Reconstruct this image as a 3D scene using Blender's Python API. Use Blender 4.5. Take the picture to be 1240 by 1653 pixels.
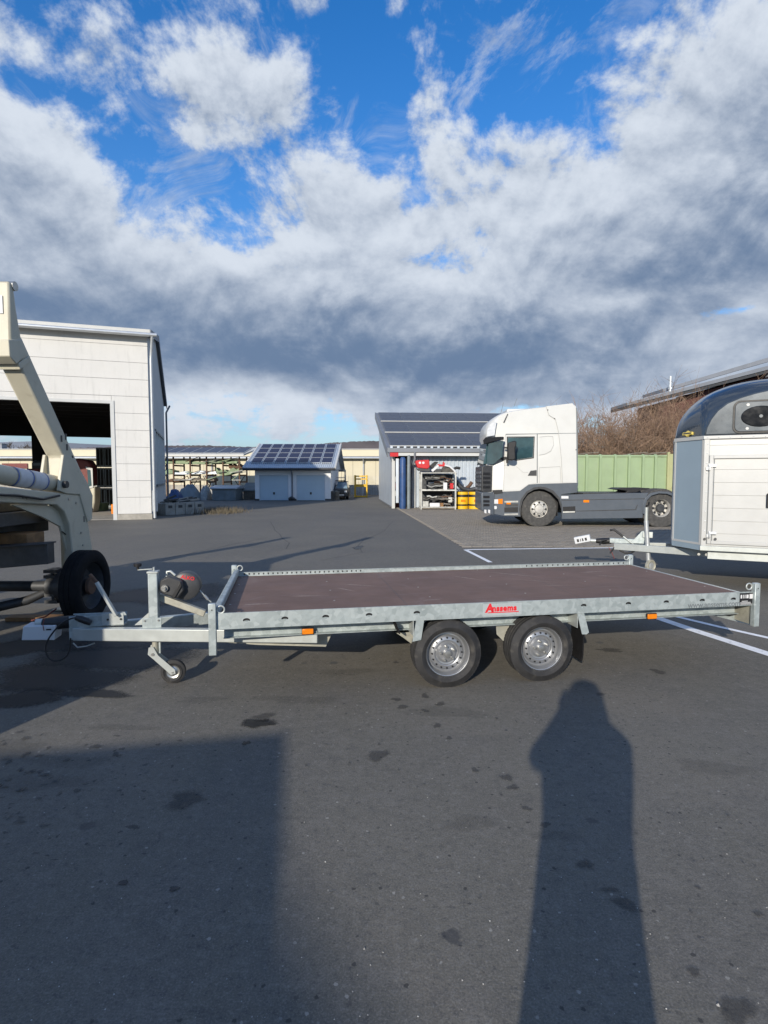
import bpy, bmesh, math, random
from mathutils import Vector, Matrix, Euler
R = math.radians
scene = bpy.context.scene
for o in list(bpy.data.objects): bpy.data.objects.remove(o)
col = scene.collection

# ------------------------------------------------------------------ camera
F_PX, CX, CY, CAM_H = 905.0, 620.0, 826.5, 1.62
PITCH = math.atan(56.5 / 905.0)
cam = bpy.data.cameras.new('camera'); cam_o = bpy.data.objects.new('camera', cam); col.objects.link(cam_o)
cam.sensor_fit = 'HORIZONTAL'; cam.sensor_width = 36.0; cam.lens = 36.0 * F_PX / 1240.0
cam.clip_start = 0.02; cam.clip_end = 5000
cam_o.location = (0, 0, CAM_H); cam_o.rotation_euler = (math.pi / 2 - PITCH, 0, 0)
scene.camera = cam_o
scene.render.resolution_x = 768; scene.render.resolution_y = 1024

# ------------------------------------------------------------------ exposure
vs = scene.view_settings
vs.view_transform = 'Standard'; vs.look = 'None'; vs.gamma = 1.0; vs.use_curve_mapping = False
vs.exposure = 0.16

# ------------------------------------------------------------------ sun
SUN_AZ, SUN_EL = R(19.6), R(19.5)          # light travels towards +X/+Y, sun stands behind the photographer
sun = bpy.data.lights.new('sun', 'SUN'); sun.energy = 4.5; sun.angle = R(0.53); sun.color = (1.0, 0.915, 0.785)
sun_o = bpy.data.objects.new('sun', sun); col.objects.link(sun_o)
TO_SUN = Vector((-math.sin(SUN_AZ) * math.cos(SUN_EL), -math.cos(SUN_AZ) * math.cos(SUN_EL), math.sin(SUN_EL)))
sun_o.rotation_euler = TO_SUN.to_track_quat('Z', 'Y').to_euler()
sun_o.location = (-8, -20, 12)

# ------------------------------------------------------------------ node helper
class S:
    """a shader socket with arithmetic; every operation adds one Math node"""
    def __init__(s, nt, sock): s.nt, s.k = nt, sock
    def _op(s, op, *a, clamp=False):
        n = s.nt.nodes.new('ShaderNodeMath'); n.operation = op; n.use_clamp = clamp
        for i, v in enumerate((s,) + a):
            if isinstance(v, S): s.nt.links.new(v.k, n.inputs[i])
            else: n.inputs[i].default_value = v
        return S(s.nt, n.outputs[0])
    def __add__(s, o): return s._op('ADD', o)
    def __radd__(s, o): return s._op('ADD', o)
    def __sub__(s, o): return s._op('SUBTRACT', o)
    def __rsub__(s, o): return s._op('MULTIPLY', -1.0)._op('ADD', o)
    def __mul__(s, o): return s._op('MULTIPLY', o)
    def __rmul__(s, o): return s._op('MULTIPLY', o)
    def __truediv__(s, o): return s._op('DIVIDE', o)
    def pw(s, o): return s._op('POWER', o)
    def mx(s, o): return s._op('MAXIMUM', o)
    def mn(s, o): return s._op('MINIMUM', o)
    def exp(s): return s._op('EXPONENT')
    def ab(s): return s._op('ABSOLUTE')
    def clamp(s): return s._op('ADD', 0.0, clamp=True)
    def step(s, lo, hi):          # smoothstep
        n = s.nt.nodes.new('ShaderNodeMapRange'); n.interpolation_type = 'SMOOTHSTEP'
        s.nt.links.new(s.k, n.inputs[0]); n.inputs[1].default_value = lo; n.inputs[2].default_value = hi
        return S(s.nt, n.outputs[0])
def vec(nt, x, y, z):
    n = nt.nodes.new('ShaderNodeCombineXYZ')
    for i, v in enumerate((x, y, z)):
        if isinstance(v, S): nt.links.new(v.k, n.inputs[i])
        else: n.inputs[i].default_value = v
    return S(nt, n.outputs[0])
def noise(nt, v, scale, detail=6, rough=.55, dist=0.0, two_d=False):
    n = nt.nodes.new('ShaderNodeTexNoise')
    if two_d: n.noise_dimensions = '2D'
    if v is not None: nt.links.new(v.k, n.inputs['Vector'])
    n.inputs['Scale'].default_value = scale; n.inputs['Detail'].default_value = detail
    n.inputs['Roughness'].default_value = rough; n.inputs['Distortion'].default_value = dist
    return S(nt, n.outputs['Fac'])
def voro(nt, v, scale, feature='F1', out='Distance', rnd=1.0):
    n = nt.nodes.new('ShaderNodeTexVoronoi'); n.feature = feature
    if v is not None: nt.links.new(v.k, n.inputs['Vector'])
    n.inputs['Scale'].default_value = scale; n.inputs['Randomness'].default_value = rnd
    return S(nt, n.outputs[out])
def mixc(nt, fac, a, b):
    n = nt.nodes.new('ShaderNodeMix'); n.data_type = 'RGBA'
    for i, v in ((0, fac), (6, a), (7, b)):
        if isinstance(v, S): nt.links.new(v.k, n.inputs[i])
        elif i == 0: n.inputs[i].default_value = v
        else: n.inputs[i].default_value = (v[0], v[1], v[2], 1)
    return S(nt, n.outputs[2])

# ------------------------------------------------------------------ sky: clear NISHITA sky behind a broken cumulus deck
world = bpy.data.worlds.new('World'); scene.world = world; world.use_nodes = True
nt = world.node_tree; nt.nodes.clear()
sky = nt.nodes.new('ShaderNodeTexSky'); sky.sky_type = 'NISHITA'; sky.sun_disc = False
sky.sun_elevation = SUN_EL; sky.sun_rotation = math.pi + SUN_AZ
sky.air_density = 1.0; sky.dust_density = 0.2; sky.ozone_density = 3.0
tc = nt.nodes.new('ShaderNodeTexCoord'); sep = nt.nodes.new('ShaderNodeSeparateXYZ')
nt.links.new(tc.outputs['Generated'], sep.inputs[0])
dx, dy, dz = (S(nt, sep.outputs[i]) for i in range(3))
hor = (dx * dx + dy * dy).pw(0.5).mx(0.02)
EL = dz / hor                                   # slope above the horizon
AZ = dx._op('ARCTAN2', dy)                      # azimuth from +Y
AE = vec(nt, AZ, EL, 0.0)
def total(lst):
    """sum of soft patches of cloud cover, each at a compass bearing and height above the horizon"""
    t = None
    for px, py, rx, ry, w in lst:
        a0 = math.atan((px - 620) / 905.0); e0 = (770 - py) / 905.0 * math.cos(a0)
        m = nt.nodes.new('ShaderNodeMapping'); m.vector_type = 'TEXTURE'
        m.inputs['Location'].default_value = (a0, e0, 0); m.inputs['Scale'].default_value = (2.1 * rx / 905.0, 2.1 * ry / 905.0, 1)
        nt.links.new(AE.k, m.inputs[0])
        g = nt.nodes.new('ShaderNodeTexGradient'); g.gradient_type = 'QUADRATIC_SPHERE'; nt.links.new(m.outputs[0], g.inputs[0])
        v = S(nt, g.outputs['Fac'])
        t = v * w if t is None else v._op('MULTIPLY_ADD', w, t)
    return t
#SKYTUNE
zz = dz.mx(0.0) + 0.62                           # flattened cloud deck: stretches towards the horizon
px_, py_ = dx / zz, dy / zz
pvec = vec(nt, px_, py_, 0.0)
pv2 = vec(nt, px_ + 7.3, py_ + 2.1, 0.0)
upv = vec(nt, px_ * 0.965, py_ * 0.965, 0.0)       # a little higher in the sky
d0 = noise(nt, pvec, 5.0, 12, .63, 0.12, True)
l0 = noise(nt, pvec, 5.0, 7, .60, 0.12, True)
l1 = noise(nt, upv, 5.0, 7, .60, 0.12, True)
fine = noise(nt, pv2, 11.0, 9, .62, 0.2, True)
streak = noise(nt, vec(nt, AZ * 4.0, EL * 26.0, 0.0), 1.6, 8, .6, 0.3, True)      # thin layers low over the horizon
lowf = (EL * -7.0).exp()
cover = total([
    # cloud banks
    (560, 500, 1000, 140, .26), (1020, 330, 270, 150, .26), (1240, 120, 200, 220, .22), (20, 320, 200, 100, .20),
    (360, 170, 80, 100, .09), (440, 105, 40, 45, -.09), (300, 110, 30, 40, -.07), (700, 180, 70, 110, .14), (170, 150, 100, 80, .10), (860, 560, 520, 80, .16), (400, 600, 700, 50, .16), (880, 640, 420, 60, .24), (620, 560, 900, 60, .08),
    (560, 370, 260, 45, .10), (545, 200, 34, 60, .12), (30, 80, 90, 90, .10), (800, 40, 70, 40, .08), (460, 290, 60, 40, .08),
    # open blue
    (565, 60, 60, 90, -.16), (620, 170, 34, 80, -.13), (610, 280, 40, 50, -.08), (850, 190, 75, 55, -.24), (930, 70, 70, 70, -.18),
    (340, 290, 90, 26, -.20), (80, 170, 60, 30, -.16), (270, 190, 40, 60, -.10), (440, 60, 30, 60, -.10), (690, 335, 36, 34, -.14),
    (1190, 505, 60, 18, -.34), (90, 30, 60, 40, -.08)])
c = d0 + cover + (streak - 0.5) * lowf * 0.55
mask = c.step(0.475, 0.635)
# torn veils of thin cloud in the open blue
wv = noise(nt, vec(nt, px_ * 1.5 + py_ * 0.5, py_ * 1.1 - px_ * 0.3, 0.0), 5.0, 11, .66, 0.7, True)
mask = mask.mx(wv.step(0.50, 0.72) * EL.step(0.2, 0.45) * 0.55)
core = c.step(0.60, 0.95)
rim = (l0 - l1) * (EL * 3.0 + 0.6)
tone = total([
    (1140, 420, 200, 70, -.34), (800, 590, 480, 75, -.34), (100, 500, 280, 75, -.34), (430, 570, 420, 60, -.26), (1180, 270, 120, 70, -.12), (60, 370, 120, 40, -.12),
    (620, 400, 330, 50, .16), (930, 240, 150, 120, .12), (1130, 560, 150, 40, .26), (370, 650, 230, 40, .38), (130, 280, 150, 50, .12), (1000, 490, 130, 16, .22)])
lum = 0.72 - core * 0.20 + rim + tone + (fine - 0.5) * 0.22 + (streak - 0.5) * lowf * 0.8
lum = lum.mx(0.0).mn(1.0)
cl = mixc(nt, lum.step(0.02, 1.02), (0.175, 0.262, 0.420), (0.80, 0.875, 0.985))
sc = nt.nodes.new('ShaderNodeVectorMath'); sc.operation = 'SCALE'; nt.links.new(cl.k, sc.inputs[0]); sc.inputs['Scale'].default_value = 7.7
# clear air: the camera's blue
hs = nt.nodes.new('ShaderNodeHueSaturation'); hs.inputs['Hue'].default_value = 0.508; hs.inputs['Saturation'].default_value = 1.33; hs.inputs['Value'].default_value = 1.85
nt.links.new(sky.outputs[0], hs.inputs['Color'])
low = nt.nodes.new('ShaderNodeVectorMath'); low.operation = 'SCALE'; low.inputs[0].default_value = (0.37, 0.52, 0.76); low.inputs['Scale'].default_value = 6.0
clear = mixc(nt, (EL * -4.5).exp() * 0.92, S(nt, hs.outputs[0]), S(nt, low.outputs[0]))
final = mixc(nt, mask, clear, S(nt, sc.outputs[0]))
bg = nt.nodes.new('ShaderNodeBackground'); bg.inputs['Strength'].default_value = 0.1
nt.links.new(final.k, bg.inputs['Color'])
wo = nt.nodes.new('ShaderNodeOutputWorld'); nt.links.new(bg.outputs[0], wo.inputs['Surface'])
world.cycles.sampling_method = 'MANUAL'; world.cycles.sample_map_resolution = 512

# ------------------------------------------------------------------ placement helpers (pixel of the photograph <-> metres)
def ray(px, py):
    a = (px - CX) / F_PX; b = (CY - py) / F_PX
    return Vector((a, math.cos(PITCH) + b * math.sin(PITCH), -math.sin(PITCH) + b * math.cos(PITCH)))
def G(px, py, z=0.0):
    r = ray(px, py); t = (z - CAM_H) / r.z; return Vector((r.x * t, r.y * t, z))
def P(px, py, Y):
    r = ray(px, py or 770); t = Y / r.y; return Vector((r.x * t, Y, CAM_H + r.z * t))

# ------------------------------------------------------------------ mesh helpers
class MB:
    """collects shapes; build() links them as ONE mesh object"""
    def __init__(s): s.v, s.f = [], []
    def add(s, vs, fs):
        n = len(s.v); s.v += [tuple(v) for v in vs]; s.f += [tuple(i + n for i in f) for f in fs]; return s
    def box(s, x0, x1, y0, y1, z0, z1, M=None):
        vs = [Vector(p) for p in ((x0,y0,z0),(x1,y0,z0),(x1,y1,z0),(x0,y1,z0),(x0,y0,z1),(x1,y0,z1),(x1,y1,z1),(x0,y1,z1))]
        if M: vs = [M @ v for v in vs]
        return s.add(vs, [(3,2,1,0),(4,5,6,7),(0,1,5,4),(1,2,6,5),(2,3,7,6),(3,0,4,7)])
    def bar(s, a, b, w, h, up=(0, 0, 1), ext=0.0):
        a, b = Vector(a), Vector(b); d = (b - a).normalized(); up = Vector(up)
        sd = d.cross(up)
        if sd.length < 1e-4: sd = d.cross(Vector((1, 0, 0)))
        sd.normalize(); u = sd.cross(d).normalized(); a = a - d * ext; b = b + d * ext
        vs = []
        for p in (a, b):
            for i, j in ((-1,-1),(1,-1),(1,1),(-1,1)): vs.append(p + sd * (i * w / 2) + u * (j * h / 2))
        return s.add(vs, [(3,2,1,0),(4,5,6,7),(0,1,5,4),(1,2,6,5),(2,3,7,6),(3,0,4,7)])
    def prism(s, pts, axis, lo, hi):
        """polygon pts extruded along axis: 'y' takes (x,z), 'x' takes (y,z), 'z' takes (x,y)"""
        n = len(pts)
        def p3(p, h): return {'y': (p[0], h, p[1]), 'x': (h, p[0], p[1]), 'z': (p[0], p[1], h)}[axis]
        vs = [p3(p, lo) for p in pts] + [p3(p, hi) for p in pts]
        fs = [tuple(range(n - 1, -1, -1)), tuple(range(n, 2 * n))] + [(i, (i + 1) % n, n + (i + 1) % n, n + i) for i in range(n)]
        return s.add(vs, fs)
    def quad(s, a, b, c, d): return s.add([a, b, c, d], [(0, 1, 2, 3)])
    def tube(s, pts, r, n=8, cap=True):
        pts = [Vector(p) for p in pts]; m = len(pts); rr = r if isinstance(r, (list, tuple)) else [r] * m
        base = len(s.v); prev = None
        for i, p in enumerate(pts):
            d = (pts[min(i + 1, m - 1)] - pts[max(i - 1, 0)]).normalized()
            if prev is None:
                sd = d.cross(Vector((0, 0, 1)))
                if sd.length < 1e-3: sd = d.cross(Vector((1, 0, 0)))
            else: sd = prev - d * prev.dot(d)
            sd.normalize(); prev = sd; u = d.cross(sd)
            for k in range(n):
                a = 2 * math.pi * k / n; s.v.append(tuple(p + (sd * math.cos(a) + u * math.sin(a)) * rr[i]))
        for i in range(m - 1):
            for k in range(n):
                s.f.append((base + i*n + k, base + i*n + (k+1) % n, base + (i+1)*n + (k+1) % n, base + (i+1)*n + k))
        if cap: s.f.append(tuple(base + k for k in range(n - 1, -1, -1))); s.f.append(tuple(base + (m-1)*n + k for k in range(n)))
        return s
    def cyl(s, a, b, r, n=16): return s.tube([a, b], r, n)
    def lathe(s, prof, o, d, n=32):
        """profile of (radius, height) turned about the axis d through o"""
        o, d = Vector(o), Vector(d).normalized()
        e = d.cross(Vector((0, 0, 1)));
        if e.length < 1e-3: e = d.cross(Vector((0, 1, 0)))
        e.normalize(); g = d.cross(e); base = len(s.v); m = len(prof)
        for r, h in prof:
            for k in range(n):
                a = 2 * math.pi * k / n; s.v.append(tuple(o + d * h + (e * math.cos(a) + g * math.sin(a)) * max(r, 1e-4)))
        for i in range(m - 1):
            for k in range(n):
                s.f.append((base + i*n + k, base + i*n + (k+1) % n, base + (i+1)*n + (k+1) % n, base + (i+1)*n + k))
        return s
    def torus(s, o, d, R0, r0, n=20, m=8):
        return s.lathe([(R0 + r0 * math.cos(2*math.pi*j/m), r0 * math.sin(2*math.pi*j/m)) for j in range(m + 1)], o, d, n)
    def mesh(s, name, mat, smooth=None, fix=True):
        me = bpy.data.meshes.new(name); me.from_pydata(s.v, [], s.f)
        if fix:
            bm = bmesh.new(); bm.from_mesh(me); bmesh.ops.remove_doubles(bm, verts=bm.verts, dist=1e-5)
            bmesh.ops.recalc_face_normals(bm, faces=bm.faces); bm.to_mesh(me); bm.free()
        if mat: me.materials.append(MAT[mat] if isinstance(mat, str) else mat)
        if smooth is not None:
            for p in me.polygons: p.use_smooth = True
            me.set_sharp_from_angle(angle=R(smooth))
        return me
    def build(s, name, mat, parent=None, smooth=None, bevel=0, fix=True):
        o = bpy.data.objects.new(name, s.mesh(name, mat, smooth, fix)); col.objects.link(o)
        if parent: o.parent = parent
        if bevel: bev(o, bevel)
        return o
def bev(o, w, seg=2):
    m = o.modifiers.new('bevel', 'BEVEL'); m.width = w; m.segments = seg; m.limit_method = 'ANGLE'; m.angle_limit = R(40); m.harden_normals = False
    for p in o.data.polygons: p.use_smooth = True
    o.data.set_sharp_from_angle(angle=R(35))
    return o
def tag(o, label=None, cat=None, group=None, kind=None):
    for k, v in (('label', label), ('category', cat), ('group', group), ('kind', kind)):
        if v: o[k] = v
    return o
def empty(name, loc=(0, 0, 0), rz=0.0, parent=None):
    o = bpy.data.objects.new(name, None); col.objects.link(o); o.location = loc; o.rotation_euler = (0, 0, rz)
    o.empty_display_size = .1
    if parent: o.parent = parent
    return o
def thing(name, label, cat, loc=(0, 0, 0), rz=0.0, group=None):
    return tag(empty(name, loc, rz), label, cat, group)
def inst(name, me, parent, M):
    o = bpy.data.objects.new(name, me); col.objects.link(o); o.parent = parent; o.matrix_local = M if parent else M
    return o
def copy_tree(o, parent=None):
    c = o.copy(); col.objects.link(c); c.parent = parent
    for ch in o.children: copy_tree(ch, c)
    return c
def T(x, y, z): return Matrix.Translation((x, y, z))
def holes_plate(outline, holes, thick):
    """flat plate with holes in its XY plane, as mesh data (from a filled 2D curve)"""
    cu = bpy.data.curves.new('plate', 'CURVE'); cu.dimensions = '2D'; cu.fill_mode = 'BOTH'; cu.extrude = thick / 2
    for pl in [outline] + holes:
        sp = cu.splines.new('POLY'); sp.points.add(len(pl) - 1); sp.use_cyclic_u = True
        for i, (x, y) in enumerate(pl): sp.points[i].co = (x, y, 0, 1)
    o = bpy.data.objects.new('plate', cu); me = bpy.data.meshes.new_from_object(o)
    bpy.data.objects.remove(o); bpy.data.curves.remove(cu); return me
def text_mesh(body, size, extrude=.0006, bold=0.0, align='LEFT', shear=0.0, space=1.0):
    cu = bpy.data.curves.new('text', 'FONT'); cu.body = body; cu.size = size; cu.extrude = extrude; cu.offset = bold; cu.align_x = align; cu.shear = shear
    cu.space_character = space
    cu.resolution_u = 3; o = bpy.data.objects.new('text', cu); me = bpy.data.meshes.new_from_object(o)
    bpy.data.objects.remove(o); bpy.data.curves.remove(cu); return me
def mesh_obj(name, me, mat, parent, M):
    me.name = name; me.materials.clear(); me.materials.append(MAT[mat]); o = bpy.data.objects.new(name, me); col.objects.link(o)
    o.parent = parent; o.matrix_local = M; return o
def cr(pts, n=6):
    """smooth curve through the points"""
    p = [Vector(q) for q in pts]; p = [p[0]*2 - p[1]] + p + [p[-1]*2 - p[-2]]; o = []
    for i in range(1, len(p) - 2):
        a, b, c, d = p[i-1:i+3]
        for k in range(n):
            t = k/n; o.append(.5*((2*b) + (c - a)*t + (2*a - 5*b + 4*c - d)*t*t + (3*b - a - 3*c + d)*t**3))
    return o + [p[-2]]
FACE = Matrix.Rotation(math.pi / 2, 4, 'X')            # XY plane -> XZ plane, facing -Y

# ------------------------------------------------------------------ materials
MAT = {}
def material(name, rgb, rough=.6, metal=0.0, var=.12, scale=6.0, detail=5, bump=0.0, bscale=60.0, dirt=None, dscale=3.0, damt=.35, spec=.5, coat=0.0, rnd=0.0, extra=None, world_co=False):
    m = bpy.data.materials.new(name); m.use_nodes = True; nt = m.node_tree; b = nt.nodes['Principled BSDF']
    tc = nt.nodes.new('ShaderNodeTexCoord'); co = S(nt, tc.outputs['Object'])
    if world_co:
        ge = nt.nodes.new('ShaderNodeNewGeometry'); co = S(nt, ge.outputs['Position'])
    n1 = noise(nt, co, scale, detail, .6)
    lo = tuple(c * (1 - var) for c in rgb); hi = tuple(min(1, c * (1 + var)) for c in rgb)
    c = mixc(nt, n1.step(.3, .7), lo, hi)
    if dirt:
        n2 = noise(nt, co, dscale, 7, .68, .3)
        c = mixc(nt, n2.step(.52, .74) * damt, c, dirt)
    if rnd:
        oi = nt.nodes.new('ShaderNodeObjectInfo'); h = nt.nodes.new('ShaderNodeHueSaturation')
        nt.links.new(((S(nt, oi.outputs['Random']) - .5) * (2 * rnd) + 1.0).k, h.inputs['Value']); nt.links.new(c.k, h.inputs['Color']); c = S(nt, h.outputs[0])
    if extra: c = extra(nt, co, c, b)
    nt.links.new(c.k, b.inputs['Base Color'])
    b.inputs['Metallic'].default_value = metal; b.inputs['Specular IOR Level'].default_value = spec; b.inputs['Coat Weight'].default_value = coat
    nt.links.new(((noise(nt, co, scale * 2.3, 4, .6) - .5) * .22 + rough).mx(.03).k, b.inputs['Roughness'])
    if bump:
        bp = nt.nodes.new('ShaderNodeBump'); bp.inputs['Strength'].default_value = bump; bp.inputs['Distance'].default_value = .01
        nt.links.new(noise(nt, co, bscale, 5, .6).k, bp.inputs['Height']); nt.links.new(bp.outputs[0], b.inputs['Normal'])
    MAT[name] = m; return m

def spangle(nt, co, c, b):      # zinc flower of hot-dip galvanising
    v = voro(nt, co, 26.0, 'F1', 'Color'); sp = nt.nodes.new('ShaderNodeSeparateColor'); nt.links.new(v.k, sp.inputs[0])
    w = noise(nt, co, 14, 5, .6)
    c = mixc(nt, S(nt, sp.outputs[0]) * .55, c, (.54, .59, .585))
    c = mixc(nt, w.step(.48, .72) * .45, c, (.24, .28, .285))
    return c
material('galv', (0.317, 0.361, 0.361), .48, .35, .10, 5, extra=spangle)
material('galv_plain', (0.440, 0.466, 0.449), .45, .4, .08, 6, dirt=(0.317, 0.308, 0.273), damt=.3)
material('galv_warm', (0.387, 0.378, 0.317), .5, .3, .12, 9, dirt=(0.194, 0.176, 0.141), damt=.5, dscale=14)
material('steel_dark', (.055, .058, .062), .55, .4, .2, 8, dirt=(.13, .10, .07), damt=.5)
def ply(nt, co, c, b):
    mp = nt.nodes.new('ShaderNodeMapping'); nt.links.new(co.k, mp.inputs[0]); mp.inputs['Scale'].default_value = (1.0, 7.0, 1.0); v = S(nt, mp.outputs[0])
    s1 = noise(nt, v, 3.0, 6, .65)
    c = mixc(nt, s1.step(.54, .72) * .45, c, (.215, .158, .145))
    g = noise(nt, co, 2.2, 6, .7, .6)
    c = mixc(nt, g.step(.56, .70) * .35, c, (.235, .18, .165))
    w = nt.nodes.new('ShaderNodeTexWave'); nt.links.new(co.k, w.inputs[0]); w.inputs['Scale'].default_value = 55; w.inputs['Distortion'].default_value = 1.0
    return mixc(nt, S(nt, w.outputs['Fac']) * .06, c, (.20, .16, .16))
material('plywood', (.160, .094, .068), .68, 0, .12, 3.0, extra=ply, bump=.08, bscale=180)
material('rubber', (.020, .020, .021), .75, 0, .25, 12, dirt=(.085, .078, .066), dscale=9, damt=.55, bump=.1, bscale=90)
material('rubber_dark', (.011, .011, .012), .85, 0, .2, 12, bump=.1, bscale=70, spec=.15)
material('truck_tyre', (.055, .054, .052), .85, 0, .2, 12, dirt=(.15, .14, .125), dscale=6, damt=.5)
material('rim', (0.352, 0.361, 0.374), .34, .65, .05, 8, dirt=(0.264, 0.264, 0.255), damt=.25)
material('rim_white', (.46, .45, .42), .5, .3, .1, 8, dirt=(.16, .10, .06), damt=.5, dscale=6)
material('bolt', (.42, .42, .40), .35, .8, .1, 20)
material('black', (.012, .012, .013), .5, 0, .2, 12)
material('black_gloss', (.010, .011, .013), .14, 0, .1, 5)
material('charcoal', (.042, .043, .045), .45, 0, .15, 8, dirt=(.10, .095, .085), damt=.35, dscale=5)
material('orange_lens', (.70, .20, .008), .22, 0, .06, 30, spec=.6)
material('red_print', (.62, .022, .030), .4, 0, .05, 20)
material('grey_print', (.15, .17, .18), .5, 0, .05, 20)
material('white_print', (0.624, 0.624, 0.624), .45, 0, .03, 20)
material('paper', (0.577, 0.577, 0.593), .6, 0, .05, 20)
material('blue_print', (.10, .16, .38), .6, 0, .1, 20)
material('white_paint', (0.574, 0.574, 0.549), .32, 0, .02, 2, dirt=(0.468, 0.452, 0.413), damt=.22, dscale=1.6, coat=.3)
material('white_alu', (0.443, 0.447, 0.435), .36, .05, .02, 3, dirt=(0.369, 0.373, 0.361), damt=.2, dscale=2)
material('lock_white', (0.546, 0.562, 0.577), .4, 0, .03, 6)
material('cream_paint', (0.492, 0.459, 0.357), .42, 0, .05, 4, dirt=(0.281, 0.242, 0.172), damt=.35, dscale=5, bump=.02, bscale=30)
material('truck_grey', (.080, .094, .112), .42, 0, .06, 3, dirt=(0.123, 0.114, 0.101), damt=.25, dscale=3, coat=.2)
material('blue_panel', (.245, .315, .370), .45, 0, .03, 2, dirt=(.30, .37, .42), damt=.3, dscale=2)
material('dome', (.026, .037, .054), .16, 0, .06, 2, coat=.7, dirt=(.06, .075, .09), damt=.3)
material('dome_side', (.060, .074, .088), .28, .25, .12, 3, coat=.4, dirt=(.20, .22, .23), damt=.3)
material('glass', (.030, .065, .075), .06, 0, .3, 1.5, spec=.8)
material('glass_sky', (.16, .24, .30), .08, 0, .2, 1.0, spec=.8)
material('lamp_glass', (.62, .64, .66), .15, 0, .1, 10, spec=.7)
material('concrete', (.33, .31, .27), .85, 0, .18, 3, dirt=(.16, .15, .13), damt=.5, dscale=1.5, bump=.2, bscale=40)
def streaks(nt, co, c, b):      # rain streaks and blotches down the wall
    mp = nt.nodes.new('ShaderNodeMapping'); nt.links.new(co.k, mp.inputs[0]); mp.inputs['Scale'].default_value = (3.0, 3.0, .35); v = S(nt, mp.outputs[0])
    c = mixc(nt, noise(nt, v, 2.2, 6, .65).step(.50, .74) * .40, c, (.42, .42, .40))
    return mixc(nt, noise(nt, co, 14.0, 4, .6).step(.55, .75) * .18, c, (.40, .40, .385))
material('concrete_wall', (0.590, 0.582, 0.558), .75, 0, .025, .9, dirt=(0.492, 0.492, 0.476), damt=.55, dscale=.55, bump=.04, bscale=25, rnd=.02, extra=streaks)
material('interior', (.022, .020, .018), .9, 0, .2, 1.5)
material('render_white', (0.508, 0.517, 0.508), .8, 0, .04, 1.5, dirt=(0.406, 0.406, 0.390), damt=.4, dscale=.8)
material('cream_wall', (0.574, 0.525, 0.385), .7, 0, .03, .5, dirt=(0.508, 0.459, 0.336), damt=.4, dscale=.3, rnd=.03)
material('door_blue', (.44, .55, .62), .5, 0, .03, 1, dirt=(.40, .50, .57), damt=.3)
material('roof_white', (0.515, 0.515, 0.491), .6, 0, .05, 1)
material('roof_grey', (.185, .20, .225), .55, .1, .08, 1.0, dirt=(.26, .27, .27), damt=.4, dscale=.6)
material('roof_metal', (.50, .55, .60), .42, .3, .06, 1.2, dirt=(.38, .42, .46), damt=.35)
def cells(nt, co, c, b):
    br = nt.nodes.new('ShaderNodeTexBrick'); nt.links.new(co.k, br.inputs[0]); br.offset = 0; br.inputs['Scale'].default_value = 6.3
    br.inputs['Brick Width'].default_value = 1; br.inputs['Row Height'].default_value = 1; br.inputs['Mortar Size'].default_value = .03; br.inputs['Mortar Smooth'].default_value = .2
    return mixc(nt, S(nt, br.outputs['Fac']) * .5, c, (.10, .115, .14))
material('solar', (.020, .024, .055), .30, 0, .15, 2, spec=.12)
material('solar_grey', (.060, .064, .078), .35, 0, .08, 1.0, spec=.15, dirt=(.13, .14, .15), damt=.35, dscale=1.2)
material('alu', (.58, .60, .61), .35, .6, .06, 6)
material('wood', (.24, .13, .055), .8, 0, .25, 8, dirt=(.10, .06, .03), damt=.6, bump=.2, bscale=50)
material('wood_grey', (.17, .145, .115), .85, 0, .25, 8, dirt=(.08, .07, .055), damt=.6)
material('green_paint', (.265, .350, .200), .55, 0, .06, 1.2, dirt=(0.264, 0.317, 0.211), damt=.45, dscale=1.3, extra=None)
material('yellow_green', (.36, .37, .19), .55, 0, .06, 1.5, dirt=(.25, .16, .07), damt=.5, dscale=4)
material('rust', (.105, .058, .036), .85, 0, .3, 6, bump=.2)
material('red_paint', (.50, .018, .022), .4, 0, .08, 4, dirt=(.25, .03, .03), damt=.3)
material('red_old', (.145, .028, .024), .6, 0, .2, 4, dirt=(.07, .03, .025), damt=.5)
material('red_wall', (.075, .026, .022), .8, 0, .12, .8)
material('blue_tarp', (.022, .062, .17), .5, 0, .2, 3, bump=.3, bscale=8)
material('yellow', (.72, .43, .012), .45, 0, .08, 4, dirt=(.40, .22, .02), damt=.35, dscale=4)
material('yellow_pale', (.66, .52, .13), .6, 0, .1, 4, dirt=(.35, .25, .08), damt=.4)
material('tarp_grey', (.17, .20, .21), .6, 0, .15, 3, bump=.3, bscale=6)
material('green_tarp', (.20, .27, .15), .6, 0, .25, 3, dirt=(.33, .36, .28), damt=.5)
material('scrap', (.10, .095, .085), .7, .2, .4, 6, dirt=(.17, .10, .06), damt=.5, rnd=.35)
material('scrap_light', (.40, .40, .37), .6, .1, .2, 6, rnd=.3)
material('twig', (.235, .155, .105), .9, 0, .35, 2.0, dirt=(.24, .175, .105), damt=.6, dscale=1.0)
material('bark', (.07, .055, .042), .95, 0, .3, 5)
material('dry_grass', (.105, .088, .060), .9, 0, .3, 8)
material('hill', (.115, .092, .085), .95, 0, .22, .05, 8, dirt=(.16, .135, .115), dscale=.03, damt=.6)
material('hill_far', (.17, .19, .225), .95, 0, .1, .02, 6)
material('cloth', (.03, .035, .05), .9, 0, .2, 10)
material('skin', (.50, .30, .22), .5, 0, .05, 10)
material('hair', (.05, .035, .025), .7, 0, .2, 40)
material('road_paint', (.82, .83, .84), .7, 0, .06, 8, dirt=(.22, .22, .22), dscale=22, damt=.6)
material('bedding', (.12, .11, .10), .95, 0, .2, 8)
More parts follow.
